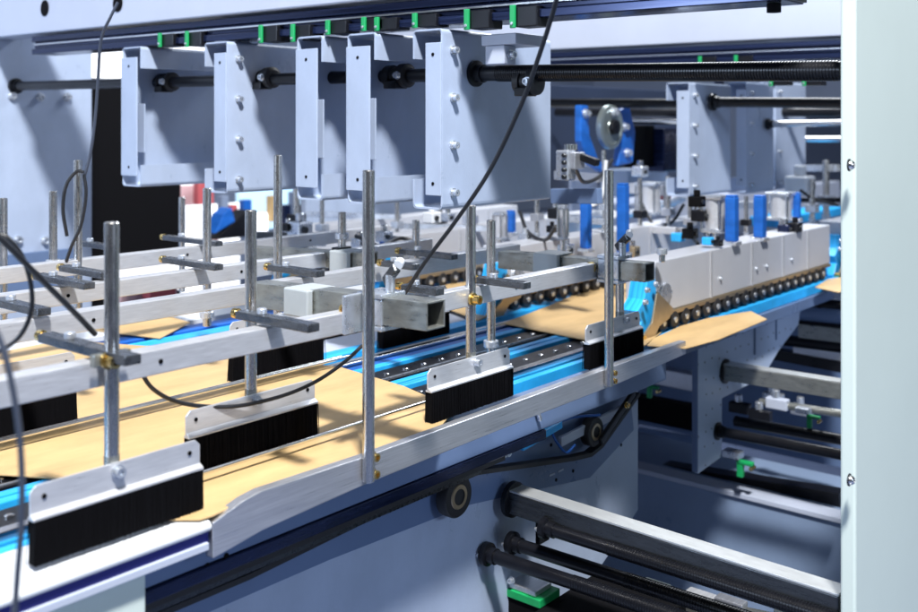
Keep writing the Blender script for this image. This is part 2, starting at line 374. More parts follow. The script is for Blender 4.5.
# clamps on the bars
for px, py, s_, lab in ((262, 78, 1.0, 'black clamp on the dark bar beside the bolted hanger second from left'),
                        (166, 82, 0.75, 'black knob clamp on the dark bar inside the leftmost open hanger'),
                        (397, 76, 0.8, 'black clamp on the dark bar inside the open hanger beside the largest'),
                        (527, 82, 0.62, 'black clamp under the thick threaded bar at the largest hanger')):
    c = P(px, py, X=XB)
    t = thing('bar_clamp', c - Vector((0, 0, 0.03)), lab, 'clamp')
    MB().lathe(c + Vector((0, -0.05 * s_, 0)), c + Vector((0, 0.05, 0)), [(0, 0.02), (0.004, 0.028), (0.03 * s_, 0.028), (0.034 * s_, 0.021), (0.06 * s_, 0.021), (0.062 * s_, 0.026), (0.085 * s_, 0.026), (0.09 * s_, 0.02)], 24).build('clamp_ring', RUBBER, t)
    MB().box(c + Vector((-0.03, -0.03 * s_, -0.03)), c + Vector((0.01, 0.02 * s_, -0.012))).build('clamp_foot', BLACK, t, 0.002)
    MB().hexbolt(c + Vector((-0.028, -0.035 * s_, 0)), (-1, 0, 0), 0.007, 0.01).build('screw', ZINC, t)

bar_thing('guide_bar', P(540, 103, X=3.35), P(690, 103.5, X=3.35), 0.018, 'black bar behind, left of the rear row of hangers', 'bar', None, None, None, False)
bar_thing('guide_bar', P(713, 102, X=3.35), P(843, 103, X=3.35), 0.018, 'black bar from the rear bolted hanger to the big cover panel', 'bar')
bar_thing('steel_rod', P(618, 121, X=4.0), P(692, 122, X=4.0), 0.012, 'bright steel rod to the right of the cream pulley disc', 'rod', None, POLISH, None, False)
bar_thing('steel_rod', P(768, 124, X=3.9), P(843, 123, X=3.9), 0.013, 'bright steel rod from the rear right hanger to the cover panel', 'rod', None, POLISH)
bar_thing('steel_rod', P(806, 139, X=4.9), P(843, 139, X=4.9), 0.014, 'short bright rod below the others against the cover panel edge', 'rod', None, POLISH, None, False)
bar_thing('guide_bar', P(556, 112, X=4.2), P(690, 113, X=4.2), 0.02, 'dim dark bar just below the black bar behind', 'bar', None, None, None, False)
bar_thing('guide_bar', P(770, 112, X=4.3), P(843, 112, X=4.3), 0.02, 'dim dark bar above the bright steel rod near the cover panel', 'bar', None, None, None, False)

# ---------------------------------------------------------------- conveyor
X0, X1 = 0.15, 4.3
t = thing('conveyor_bed', (2.2, 1.9, 0.93), 'long conveyor bed with blue belts and black roller strips under the kraft sheets', 'conveyor')
MB().box((X0, 1.275, 0.93), (X1, 2.75, 0.965)).build('bed_base', PAINTG, t, 0.002)
def strip(y0, y1, z0, z1, mt, name, lab=None, x0=X0, x1=X1): return MB().box((x0, y0, z0), (x1, y1, z1)).build(name, mt, t, 0.0015, None, lab)
strip(1.285, 1.303, 0.966, 0.998, BLUE, 'belt', 'narrow blue belt nearest the front guide plate'); strip(1.306, 1.312, 0.966, 0.992, BLACK, 'gap_strip'); strip(1.315, 1.336, 0.966, 0.998, BLUE, 'belt')
strip(1.343, 1.362, 0.966, 1.0, POLISH, 'steel_strip')
s1 = strip(1.37, 1.44, 0.966, 0.994, BLACK, 'roller_strip')
strip(1.455, 1.475, 0.966, 0.998, BLUE, 'belt', 'light blue belt between the two black roller strips'); strip(1.477, 1.480, 0.966, 0.995, BLUED, 'belt', 'thin deep blue edge between two light blue belts'); strip(1.482, 1.502, 0.966, 0.998, BLUE, 'belt')
s2 = strip(1.525, 1.598, 0.966, 0.994, BLACK, 'roller_strip')
strip(1.612, 1.636, 0.966, 0.998, BLUE, 'belt'); strip(1.640, 1.664, 0.966, 0.996, BLUED, 'belt', 'darker blue narrow belt')
strip(1.672, 1.69, 0.966, 1.003, POLISH, 'steel_strip'); strip(1.70, 1.712, 0.966, 1.0, WHITE, 'steel_strip')
strip(1.765, 1.815, 0.966, 0.998, BLUE, 'belt', 'blue belt under the second wheel carrier')
strip(1.83, 1.95, 0.966, 0.990, PAINTW, 'bed_plate'); strip(1.99, 2.05, 0.966, 0.994, BLACK, 'roller_strip')
strip(2.08, 2.17, 0.966, 0.99, PAINTW, 'bed_plate'); strip(2.215, 2.265, 0.966, 0.998, BLUE, 'belt'); strip(2.30, 2.36, 0.966, 0.996, BLUED, 'belt')
strip(2.40, 2.68, 0.966, 1.0, WHITE, 'bed_plate')
for st, yc in ((s1, 1.405), (s2, 1.562)):
    x = 0.5
    while x < 2.45:
        MB().lathe((x, yc, 0.992), (x, yc, 1.1), [(0, 0.007), (0.0045, 0.007), (0.0055, 0.0045)], 14).build('roller_pin', POLISH, st); x += 0.062
for yc in (1.39, 1.555):
    MB().box((0.45, yc - 0.022, 0.9935), (2.4, yc - 0.0195, 0.9965)).build('edge_wire', ZINC, t)

# front ledge, navy stripe and panels at the lower left
t = thing('front_ledge', (0.5, 1.2, 0.9), 'white enamelled table edge with a navy stripe at the lower left', 'table edge')
XE = XatY(203, 1.185)
MB().prism([(0.1, 1.284, 0.998), (0.1, 1.284, 0.983), (0.1, 1.168, 0.983), (0.1, 1.163, 0.987), (0.1, 1.163, 0.992), (0.1, 1.170, 0.998)], (XE - 0.1, 0, 0)).build('white_edge', WHITE, t, 0.002)
MB().box((0.1, 1.170, 0.969), (XE - 0.002, 1.20, 0.9825)).build('navy_stripe', NAVYS, t)
MB().box((0.1, 1.165, 0.958), (XE - 0.004, 1.21, 0.9685)).build('lower_lip', PAINTW, t, 0.001)
MB().box((0.1, 1.180, 0.80), (XatY(146, 1.18), 1.215, 0.9575)).build('lower_panel', PANEL, t, 0.003)

t = thing('conveyor_side_rail', (1.4, 1.24, 0.88), 'grey blue side rail of the conveyor under the angled front guide plate', 'rail')
MB().box((XatY(146, 1.225) - 0.05, 1.225, 0.908), (2.28, 1.25, 0.9915)).build('rail_plate', PAINTG, t, 0.002)
for px, py in ((207, 566), (226, 556)):
    c = P(px, py, Y=1.225); MB().lathe(c + Vector((0, -0.0015, 0)), c, [(0, 0.0045), (0.001, 0.0045)], 14).build('hole', BLACKM, t)

t = thing('cable_channel', (1.0, 1.25, 0.84), 'black channel running along under the conveyor side rail', 'channel')
MB().box((0.45, 1.222, 0.886), (1.75, 1.268, 0.9065)).build('upper_channel', NAVY, t, 0.002)
MB().box((0.45, 1.232, 0.872), (1.62, 1.262, 0.8855)).build('mid_strip', RUBBER, t, 0.001)
MB().box((0.45, 1.238, 0.862), (1.55, 1.258, 0.8715)).build('lower_strip', BARS, t, 0.001)

# angled front guide plate
t = thing('guide_plate', (1.5, 1.19, 0.95), 'long brushed aluminium front guide plate bent down at its left end', 'guide plate')
YP = 1.166
top = [(213, 523), (245, 500), (262, 491), (365, 457), (500, 408), (620, 364), (686, 341)]
bot = [(686, 354), (620, 383), (500, 430), (365, 485), (262, 531), (245, 541), (213, 559)]
pts = [P(a, b, Y=YP) for a, b in top + bot]
MB().prism(pts, (0, 0.019, 0)).build('plate', ALUX, t, 0.0015)

# ---------------------------------------------------------------- side plates and return belt below
t = thing('lower_side_plate', (1.3, 1.31, 0.4), 'pale lilac side plate below the conveyor carrying the two black rollers', 'plate')
YS = 1.30; xr = XatY(638, YS)
MB().prism([(0.35, YS, 0.30), (1.62, YS, 0.30), (1.92, YS, 0.40), (xr - 0.06, YS, 0.535), (xr, YS, 0.565), (xr, YS, 0.929), (0.35, YS, 0.929)], (0, 0.012, 0)).build('plate', PAINT, t, 0.001)
MB().prism([P(a, b, Y=YS - 0.004) for a, b in ((300, 520), (480, 440), (630, 392), (634, 430), (590, 478), (470, 505), (330, 560), (100, 660), (100, 620))], (0, 0.0035, 0)).build('conveyor_shadow', PAINTG, t, 0.0008)  # conveyor's shadow on the plate, put in as a darker painted layer
for px, py in ((621, 445), (573, 471), (445, 462), (556, 480), (551, 445)):
    c = P(px, py, Y=YS - 0.004); MB().lathe(c + Vector((0, -0.0012, 0)), c, [(0, 0.004), (0.001, 0.004)], 14).build('hole', BLACKM, t)
for x_ in (0.0, 0.035): 
    c = P(549, 476, Y=YS - 0.0045) + Vector((x_, 0, 0))
    MB().box(c + Vector((0, -0.001, -0.002)), c + Vector((0.022, 0.0, 0.002))).build('slot', PAINTW, t)

YB = 1.262
def belt_path(pix, w=0.022, th=0.009, name='return_belt', mt=RUBBER, Yc=YB):
    m = MB(); pts = [P(a, b, Y=Yc) for a, b in pix]
    nr = []
    for i in range(len(pts)):
        d = (pts[min(i + 1, len(pts) - 1)] - pts[max(i - 1, 0)]).normalized(); nr.append(Vector((-d.z, 0, d.x)) * th / 2)
    for i in range(len(pts) - 1):
        a, b, na, nb_ = pts[i], pts[i + 1], nr[i], nr[i + 1]; y = Vector((0, w, 0))
        m.hexa([a - na, b - nb_, b - nb_ + y, a - na + y, a + na, b + nb_, b + nb_ + y, a + na + y])
    bmesh.ops.remove_doubles(m.b, verts=m.b.verts[:], dist=1e-5)
    return m.build(name, mt)
tag(belt_path([(120, 632), (250, 577), (350, 528), (430, 489), (455, 477), (470, 474), (520, 467), (575, 459), (592, 455), (603, 446), (620, 422), (640, 394)]),
    'black return belt running over the two rollers below the guide plate', 'belt')
def roller(px, py, r, w, label):
    c = P(px, py, Y=YB - 0.006)
    t = thing('idler_roller', c - Vector((0, 0, r)), label, 'roller', 'idler rollers on the side plate')
    MB().lathe(c, c + Vector((0, 1, 0)), [(0.0, r * 0.62), (0.0, r * 0.94), (0.003, r), (w, r), (w + 0.002, r * 0.9)], 40).build('tyre', RUBBER, t)
    hb = MB().lathe(c + Vector((0, -0.002, 0)), c + Vector((0, 1, 0)), [(0, r * 0.38), (0, r * 0.56), (0.003, r * 0.6), (0.02, r * 0.6)], 36, False).build('hub', BRONZE, t)
    MB().lathe(c + Vector((0, 0.0005, 0)), c + Vector((0, 1, 0)), [(0, r * 0.34), (0.001, r * 0.36), (0.02, r * 0.36)], 28).build('bearing', BLACK, hb)
    MB().cyl(c + Vector((0, w, 0)), (c.x, YS - 0.005, c.z), r * 0.3).build('axle', ZINC, t)
roller(459, 497, 0.041, 0.024, 'larger black roller with cream hub below the guide plate')
roller(596, 432, 0.034, 0.022, 'smaller black roller with cream hub below the right half of the guide plate')
# small things under the guide plate
m = MB().beam(P(521, 447, Y=1.256), P(560, 424, Y=1.256), 0.014, 0.016); tag(m.build('blue_guide_strip', BLUE, bevel=0.002), 'short bright blue strip under the front guide plate', 'strip')
t = thing('tension_rod', P(500, 455, Y=1.257), 'black tension rod with zinc nuts under the front guide plate', 'rod')
MB().cyl(P(484, 463, Y=1.257), P(521, 446, Y=1.257), 0.006).build('rod', BLACK, t)
MB().hexbolt(P(505, 452, Y=1.247), (0, -1, 0), 0.008, 0.012).build('nut', ZINC, t)
MB().hexbolt(P(499, 456, Y=1.250), (0, -1, 0), 0.006, 0.010).build('nut', BRASS, t)
m = MB().beam(P(472, 467, Y=1.257), P(488, 459, Y=1.257), 0.014, 0.014); tag(m.build('white_slide_block', WHITE, bevel=0.002), 'small white block left of the black tension rod', 'block')
t = thing('belt_guide', P(630, 400, Y=1.25), 'black jointed lever at the right end of the return belt', 'lever')
MB().beam(P(600, 442, Y=1.246), P(634, 392, Y=1.246), 0.01, 0.016).build('arm', BLACK, t, 0.003)
MB().hexbolt(P(626, 405, Y=1.238), (0, -1, 0), 0.006, 0.008).build('screw', BRASS, t)
MB().hexbolt(P(637, 386, Y=1.238), (0, -1, 0), 0.006, 0.008).build('screw', BRASS, t)
tag(MB().cyl(P(540, 420, Y=1.218), P(537, 409, Y=1.218), 0.005).build('stop_pin', ZINC), 'small bright pin under the middle of the front guide plate', 'pin')
tag(MB().beam(P(560, 442, Y=1.272), P(625, 408, Y=1.272), 0.01, 0.022).build('cover_strip', PAINTW, bevel=0.002), 'pale strip above the smaller roller under the guide plate', 'strip')

# second, perforated side plate
t = thing('perforated_plate', (3.0, 1.34, 0.5), 'pale perforated side plate under the right wheel carrier with a long lower leg', 'plate')
YQ = 1.33; xa = XatY(698, YQ); xb = XatY(722, YQ)
MB().prism([(xa, YQ, 0.975), (xa, YQ, 0.545), (xb - .01, YQ, 0.555), (xb, YQ, 0.59), (xb, YQ, 0.73), (3.12, YQ, 0.735), (3.25, YQ, 0.80), (3.42, YQ, 0.86), (3.46, YQ, 0.975)], (0, 0.01, 0)).build('plate', PERF, t, 0.001)
MB().box((xa - 0.006, YQ - 0.001, 0.55), (xa - 0.0005, YQ + 0.016, 0.975)).build('edge_flange', PAINTG, t, 0.001)
for z_, x_ in ((0.93, 3.22), (0.91, 3.05)):
    MB().box((x_, YQ - 0.004, z_ - 0.09), (x_ + 0.006, YQ - 0.0005, z_ + 0.04)).build('rib', PAINTG, t)

# ---------------------------------------------------------------- lower cross bars
def box_bar(p, q, w, h, mt, label, top=True, collar=True, cat='bar', name='square_bar'):
    p = Vector(p); q = Vector(q)
    t = thing(name, (p + q) / 2 - Vector((0, 0, h / 2)), label, cat)
    MB().beam(p, q, w, h).build('bar_body', mt, t, 0.0015)
    if top: MB().beam(p + Vector((0, 0, h / 2 + 0.0022)), q + Vector((0, 0, h / 2 + 0.0022)), w * 0.96, 0.004).build('ground_top_face', GROUND, t, 0.0005)
    if collar:
        d = (q - p).normalized()
        MB().lathe(p - d * 0.004, q, [(0, h * 0.5), (0.001, h * 0.82), (0.012, h * 0.82), (0.014, h * 0.7)], 36).build('flange', BLACK, t)
    return t
XL = 1.70
box_bar(P(512, 499, X=XL), P(843, 606, X=XL), 0.045, 0.045, BARS, 'large square steel bar with polished top at the lower right')
bar_thing('lead_screw', P(545, 528, X=1.675), P(843, 622, X=1.675), 0.0125, 'black threaded rod directly under the large square bar', 'bar', (0.25, 0.999))
tag(MB().beam(P(548, 566, X=2.06) - Vector((0, 0, 0.02)), P(843, 628, X=2.06) - Vector((0, 0, 0.02)), 0.05, 0.022).build('lower_guide_beam', TUBE, bevel=0.002), 'dull steel guide beam carrying pale link plates between the lower rods', 'beam')
bar_thing('lead_screw', P(512, 543, X=1.70), P(843, 650, X=1.70), 0.0135, 'black threaded rod in the middle of the lower three', 'bar', (0.4, 0.999))
bar_thing('lead_screw', P(487, 554, X=1.63), P(830, 668, X=1.63), 0.0135, 'lowest black threaded rod at the bottom right', 'bar', (0.3, 0.999))
tag(MB().box(P(535, 512, X=1.73), P(550, 540, X=1.77)).build('rod_bracket', BLACK, bevel=0.003), 'black bracket hanging the threaded rod below the square bar flange', 'bracket')
# small slide blocks on the lower rods
c = P(518, 586, X=1.74)
t = thing('slide_carriage', c + Vector((0, 0, -0.03)), 'aluminium slide carriage on a green base at the bottom centre', 'carriage')
MB().prism([c + Vector((-0.02, 0.03, 0.06)), c + Vector((-0.02, 0.03, 0.0)), c + Vector((-0.02, -0.06, 0.0)), c + Vector((-0.02, -0.06, 0.012)), c + Vector((-0.02, 0.02, 0.012)), c + Vector((-0.02, 0.02, 0.06))], (0.06, 0, 0)).build('angle_block', ALUX, t, 0.002)
MB().box(c + Vector((-0.025, -0.075, -0.018)), c + Vector((0.05, 0.03, -0.0005))).build('green_base', GREEN, t, 0.002)
MB().box(c + Vector((-0.02, -0.09, -0.055)), c + Vector((0.05, 0.04, -0.0185))).build('black_foot', BLACKM, t, 0.002)
MB().hexbolt(c + Vector((-0.021, 0.025, 0.04)), (-1, 0, 0), 0.007, 0.01).build('bolt', ZINC, t)
MB().hexbolt(c + Vector((-0.021, -0.0, 0.02)), (-1, 0, 0), 0.006, 0.01).build('bolt', ZINC, t)
tag(MB().box((1.55, 1.0, 0.30), (1.95, 1.22, 0.54)).build('base_block', BLACKM, bevel=0.004), 'black base block under the green based slide carriage', 'block')
for i, (px, py) in enumerate(((565, 567), (612, 577), (655, 586), (700, 596), (730, 602), (790, 615), (635, 582))):
    c = P(px, py, X=2.05)
    o = MB().beam(c + Vector((0, 0.03, 0)), c + Vector((0, -0.035, 0)), 0.03, 0.016).build('link_plate', (ALUR, ALUX, CREAM)[i % 3], bevel=0.003)
    tag(o, 'pale link plate seen between the lower threaded rods, %s of seven from the left' % ('first', 'second', 'fourth', 'fifth', 'sixth', 'seventh', 'third')[i], 'plate', 'link plates between the lower rods')

# large box beam behind, lower right
t = thing('base_beam', (3.2, 1.5, 0.0), 'large grey blue box beam low at the right behind the square bar', 'beam')
MB().box((3.0, 0.58, 0.0), (3.4, 2.9, 0.375)).build('beam_body', PAINTM, t, 0.004)
MB().box((2.99, 0.58, 0.376), (3.06, 2.02, 0.392)).build('bright_ledge', PAINTW, t, 0.002)
box_bar(P(640, 466, X=3.15), P(843, 500, X=3.15), 0.06, 0.055, BLACK, 'thick black beam above the grey blue base beam', False, False)
box_bar(P(724, 371, X=2.84), P(843, 390, X=2.84), 0.045, 0.045, TUBE, 'square steel bar with polished top from the perforated plate to the cover panel')
bar_thing('guide_bar', P(717, 431, X=2.79), P(843, 455, X=2.79), 0.015, 'black round bar from the lower leg of the perforated plate', 'bar')
bar_thing('guide_bar', P(735, 421, X=2.95), P(843, 440, X=2.95), 0.016, 'black round bar just above the one on the lower plate leg', 'bar', None, None, None, False)
bar_thing('guide_bar', P(760, 402, X=3.1), P(843, 414, X=3.1), 0.012, 'thin dark bar under the square bar with polished top', 'bar', None, TUBE, None, False)
box_bar(P(640, 371, X=3.4), P(708, 384, X=3.4), 0.06, 0.06, ALUX, 'bright box bar between the two side plates', False, False)
box_bar(P(638, 406, X=3.3), P(708, 420, X=3.3), 0.06, 0.085, BLACKM, 'black square bar between the two side plates', False, False)
bar_thing('guide_bar', P(640, 440, X=3.5), P(708, 452, X=3.5), 0.05, 'grey blue roller tube low between the two side plates', 'roller', None, PAINTG, None, False)
bar_thing('guide_bar', P(800, 312, X=3.62), P(843, 316, X=3.62), 0.03, 'dark tube between the perforated plate and the cover panel, upper', 'bar', None, PAINTG, None, False)
box_bar(P(800, 330, X=3.62), P(843, 335, X=3.62), 0.04, 0.05, TUBE, 'steel bar at the cover panel edge level with the kraft flap', False, False)
box_bar(P(795, 350, X=3.62), P(843, 356, X=3.62), 0.04, 0.03, ALUX, 'bright bar at the cover panel edge above the square bar', False, False)
box_bar(P(730, 345, X=3.62), P(843, 366, X=3.62), 0.05, 0.04, BLACK, 'black bar just above the polished square bar at right', False, False)
tag(MB().box((4.0, 1.1, 0.2), (4.04, 2.4, 0.92)).build('rear_plate', PAINTG, bevel=0.003), 'grey blue vertical plate deep behind the lower right bars', 'plate')
# green clamps on lower bars
def green_clamp(px, py, X, s_, lab):
    c = P(px, py, X=X)
    t = thing('green_clamp', c, lab, 'clamp', 'green clamps on the lower bars')
    MB().box(c + Vector((-0.01, -0.012, -0.05)) * s_, c + Vector((0.01, 0.012, 0.012)) * s_) if False else None
    MB().box(c + Vector((-0.01 * s_, -0.01 * s_, -0.05 * s_)), c + Vector((0.01 * s_, 0.014 * s_, 0.0))).build('leg', GREEN, t, 0.002)
    MB().box(c + Vector((-0.012 * s_, -0.05 * s_, 0.0005)), c + Vector((0.012 * s_, 0.016 * s_, 0.016 * s_))).build('top_arm', GREEN, t, 0.003)
    MB().cyl(c + Vector((-0.013 * s_, -0.045 * s_, -0.006)), c + Vector((0.02 * s_, -0.045 * s_, -0.006)), 0.008 * s_).build('knob', BRASS, t)
    MB().box(c + Vector((-0.02 * s_, 0.0, 0.017 * s_)), c + Vector((0.03 * s_, 0.07 * s_, 0.045 * s_))).build('holder', ZINC, t, 0.003)
green_clamp(741, 464, 2.95, 0.8, 'green clamp with brass knob on the thick black beam beside the plate leg')
green_clamp(810, 418, 2.95, 0.6, 'small green clamp on the bars near the cover panel')
green_clamp(650, 388, 2.7, 0.6, 'small green clamp just right of the lilac side plate top corner')

# ---------------------------------------------------------------- wheel carriers (upper belt modules)
def carrier(x0, x1, Y, label, zt=1.190, zb=1.052, end=True):
    t = thing('wheel_carrier', ((x0 + x1) / 2, Y + 0.05, 1.0), label, 'carrier', 'wheel carriers above the blue belts')
    b = MB().box((x0, Y, zb), (x1, Y + 0.09, zt)).build('box_body', SATIN, t, 0.003)
    MB().box((x0, Y - 0.004, zb - 0.012), (x1, Y + 0.02, zb - 0.0005)).build('lower_edge_strip', BRONZE, t, 0.001)
    for f in (0.25, 0.47, 0.66, 0.83):
        x = x0 + (x1 - x0) * f
        MB().box((x, Y - 0.002, zb + 0.001), (x + 0.012, Y - 0.0003, zt - 0.004)).build('joint_strip', ALUR, b)
    for f in (0.03, 0.06, 0.3, 0.5, 0.56, 0.72):
        x = x0 + (x1 - x0) * f
        MB().hexbolt((x, Y - 0.0004, zb + 0.05), (0, -1, 0), 0.005, 0.006).build('screw', ZINC, b)
    n = 19; st = (x1 - x0 - 0.05) / n
    for i in range(n):
        x = x0 + 0.035 + i * st; z = 1.0 + 0.023 + 0.001
        wv = MB().lathe((x, Y - 0.006, z), (x, Y + 1, z), [(0, 0.012), (0, 0.0205), (0.002, 0.023), (0.022, 0.023), (0.024, 0.0205)], 22).build('wheel', RUBBER, t)
        MB().lathe((x, Y - 0.009, z), (x, Y + 1, z), [(0, 0.004), (0.0005, 0.008), (0.006, 0.008)], 14).build('hub', ZINC, wv)
        MB().prism([(x + 0.008, Y - 0.001, zb - 0.013), (x + 0.026, Y - 0.001, zb - 0.013), (x + 0.012, Y - 0.001, z - 0.004), (x + 0.002, Y - 0.001, z)], (0, 0.004, 0)).build('wheel_arm', BLACK, wv)
    if end:
        def q(pix, off, mt, nme, dx=(0.0, 0.012, 0)):
            base = Vector((2.36, 1.30, 0)); pts = [P(a, b2, Y=1.29) - base + Vector((x0, Y, 0)) + Vector((0, off, 0)) for a, b2 in pix]
            MB().prism(pts, dx).build(nme, mt, t, 0.0015)
        q([(651, 281), (668, 279), (670, 290), (662, 300), (654, 322), (650, 345), (643, 350), (640, 340), (645, 322), (641, 312), (648, 300)], 0.01, BLUE, 'nose_plate', (0, 0.05, 0))
        q([(655, 291), (671, 308), (667, 318), (657, 326), (650, 342), (645, 345), (641, 340), (642, 334), (650, 322)], -0.008, BRONZE, 'nose_arm', (0, 0.006, 0))
        c = P(645, 339, Y=1.28) - Vector((2.36, 1.30, 0)) + Vector((x0, Y, 0))
        MB().lathe(c, c + Vector((0, 1, 0)), [(0, 0.004), (0.0005, 0.009), (0.02, 0.009)], 18).build('nose_pin', BRASS, t)
        for a, b2 in ((646, 290), (644, 302), (655, 284)):
            c = P(a, b2, Y=1.285) - Vector((2.36, 1.30, 0)) + Vector((x0, Y, 0))
            MB().hexbolt(c, (0, -1, 0), 0.006, 0.01).build('nose_bolt', ZINC, t)
        c = P(667, 293, Y=1.293) - Vector((2.36, 1.30, 0)) + Vector((x0, Y, 0))
        MB().lathe(c, c + Vector((0, 1, 0)), [(0, 0.006), (0.0005, 0.026), (0.008, 0.026)], 26).build('nose_disc', ZINC, t)
    return t
carrier(2.36, 3.64, 1.30, 'grey metal wheel carrier at right above the blue belt, blue nose at its left end')
carrier(2.36, 3.64, 1.79, 'wheel carrier in the second lane, behind the middle square tube')
carrier(2.36, 3.64, 2.24, 'wheel carrier in the third lane, behind the hanging cable')
carrier(2.36, 3.64, 2.70, 'farthest wheel carrier left of the others, near the far frame')
carrier(3.78, 4.9, 1.30, 'next wheel carrier starting at the very edge of the cover panel')

# ---------------------------------------------------------------- horizontal rails along the machine
def rail(Y, x0, x1, label, ztop=1.234, h=0.036):
    t = thing('long_rail', ((x0 + x1) / 2, Y, ztop - h), label, 'rail', 'long aluminium rails over the conveyor')
    MB().box((x0, Y, ztop - h), (x1, Y + 0.03, ztop)).build('rail_body', ALUR, t, 0.002)
    MB().box((x0 - 0.003, Y + 0.003, ztop - h + 0.003), (x0 - 0.0003, Y + 0.027, ztop - 0.003)).build('end_cap', BLACK, t)
    k = 0
    x = x0 + 0.2
    while x < x1:
        MB().cyl((x, Y - 0.0012, ztop - h / 2), (x, Y - 0.0002, ztop - h / 2), 0.0035, 12).build('hole', BLACKM, t); x += 0.42
    return t
rail(1.235, 0.2, 1.97, 'nearest long aluminium rail crossing behind the tall front post on the left')
rail(1.585, 0.3, 2.15, 'second long aluminium rail from the front')
rail(1.85, 0.4, 2.1, 'third long aluminium rail from the front with tan reflection')
rail(2.20, 0.5, 2.3, 'farthest long aluminium rail crossing in front of the black board')

# thin guide wires over the sheets
def wire(p, q, label, r=0.0035):
    tag(MB().cyl(p, q, r, 14).build('guide_wire', POLISH), label, 'rod', 'thin guide rods over the sheets')
wire((0.35, 1.665, 1.022), (1.62, 1.665, 1.022), 'thin bright guide rod over the kraft sheet behind the front post')
wire((0.35, 1.69, 1.018), (1.60, 1.69, 1.018), 'darker thin guide rod just behind the bright one over the sheet', 0.0025)
wire((0.72, 1.283, 1.020), (1.62, 1.283, 1.020), 'thin bright guide rod in front of the middle brush')

# ---------------------------------------------------------------- kraft sheets
def sheet(pix, z, label, th=0.003):
    pts = [P(a, b, Z=z) for a, b in pix]
    m = MB().prism([p - Vector((0, 0, th)) for p in pts], (0, 0, th))
    tag(m.build('kraft_sheet', KRAFT, bevel=0.0006), label, 'cardboard sheet', 'kraft cardboard sheets on the conveyor')
sheet([(-60, 470), (60, 478), (95, 535), (165, 519), (200, 519), (213, 515), (245, 499), (365, 458), (438, 430), (455, 408), (404, 386), (341, 367), (290, 361), (240, 352), (60, 340), (-40, 360)], 1.0035, 'large kraft cardboard sheet moving under the brushes at left')
sheet([(503, 323), (548, 306), (583, 291), (600, 283), (660, 283), (664, 330), (645, 345), (583, 339)], 1.0035, 'kraft cardboard sheet in the middle behind the rightmost brush')
sheet([(647, 345), (686, 348), (719, 339), (767, 319), (751, 311), (708, 318), (680, 326), (654, 338)], 1.0035, 'kraft cardboard flap sticking out past the end of the guide plate')
sheet([(815, 287), (838, 292), (860, 288), (850, 276), (828, 279)], 1.0035, 'kraft cardboard corner at the edge of the cover panel')
sheet([(425, 300), (478, 320), (500, 310), (480, 280), (440, 285)], 1.0035, 'small kraft cardboard piece seen under the nearest rail by the hanging cable')
sheet([(95, 330), (160, 338), (190, 322), (130, 305)], 1.0035, 'kraft cardboard piece on the far lane between the rails at left')

# ---------------------------------------------------------------- brushes on posts
ZV = Vector((0, 0, 1))
def post_mesh(c, z0, z1, r, t):
    MB().cyl((c.x, c.y, z0), (c.x, c.y, z1), r, 28, 0.0015).build('post', STEEL, t)
def brush(x0, x1, Y, ppx, ptop, label, zt=1.102, zb=1.064, far=False):
    L = x1 - x0; xm = XatY(ppx, Y + 0.013) if ppx else (x0 + x1) / 2
    t = thing('brush_unit', (xm, Y, 1.004), label, 'brush', 'black strip brushes over the sheets')
    # folded sheet holder with clipped corners and an outward lip
    cut = 0.008
    MB().prism([(x0, Y, zb), (x1, Y, zb), (x1, Y, zt - cut), (x1 - cut, Y, zt), (x0 + cut, Y, zt), (x0, Y, zt - cut)], (0, 0.003, 0)).build('holder', ALUR, t, 0.0008)
    MB().prism([(x0, Y - 0.0005, zb + 0.004), (x0, Y - 0.009, zb - 0.001), (x0, Y - 0.009, zb - 0.004), (x0, Y + 0.006, zb - 0.004), (x0, Y + 0.006, zb - 0.0005), (x0, Y - 0.0005, zb - 0.0005)], (L, 0, 0)).build('holder_lip', ALUR, t, 0.0005)
    m = MB().box((x0 + 0.002, Y - 0.0085, 1.0046), (x1 - 0.002, Y + 0.0075, zb - 0.0045))
    n = int(L / 0.0009)
    for row in (-0.0085, 0.0075):
        for i in range(n):
            x = x0 + 0.002 + (L - 0.004) * (i + random.random()) / n; y = Y + row + random.uniform(-0.002, 0.002)
            xb = x + random.uniform(-0.002, 0.002) + (random.choice((-0.006, 0.004)) if random.random() < 0.012 else 0); z0 = 1.004 + abs(random.gauss(0, 0.0007)); w_ = 0.0009
            if i < 4 : xb -= 0.004 * random.random()
            if i > n - 5: xb += 0.004 * random.random()
            a = [m.b.verts.new(v) for v in ((x - w_, y - w_, zb - 0.0045), (x + w_, y - w_, zb - 0.0045), (x, y + w_, zb - 0.0045))]
            b = [m.b.verts.new(v) for v in ((xb - w_ * .6, y - w_ * .6, z0), (xb + w_ * .6, y - w_ * .6, z0), (xb, y + w_ * .6, z0))]
            for k in range(3): m._f([a[k], a[(k + 1) % 3], b[(k + 1) % 3], b[k]])
            m._f(b)
    m.build('bristles', BRIST, t)
    for x in (x0 + 0.018, x1 - 0.018):
        MB().lathe((x, Y - 0.0016, zt - 0.016), (x, Y, zt - 0.016), [(0, 0.0032), (0.001, 0.0032)], 12).build('hole', BLACKM, t)
    if ppx:
        c = Vector((xm, Y + 0.0135, 0)); tt = c.y / ray(ppx).y
        post_mesh(c, zb + 0.012, CAM.z + (HY - ptop) / FPX * tt, 0.0098, t)
        MB().hexbolt((xm, Y - 0.0003, zt - 0.012), (0, -1, 0), 0.0072, 0.011).build('bolt', ZINC, t)
        MB().cyl((xm, c.y, zb + 0.03), (xm, c.y, zb + 0.045), 0.0103, 24).build('dark_band', TUBE, t)
    return t
brush(XatY(30, 1.205), XatY(200, 1.205), 1.205, 112, 222, 'large strip brush at the lower left hanging from the tall front post')
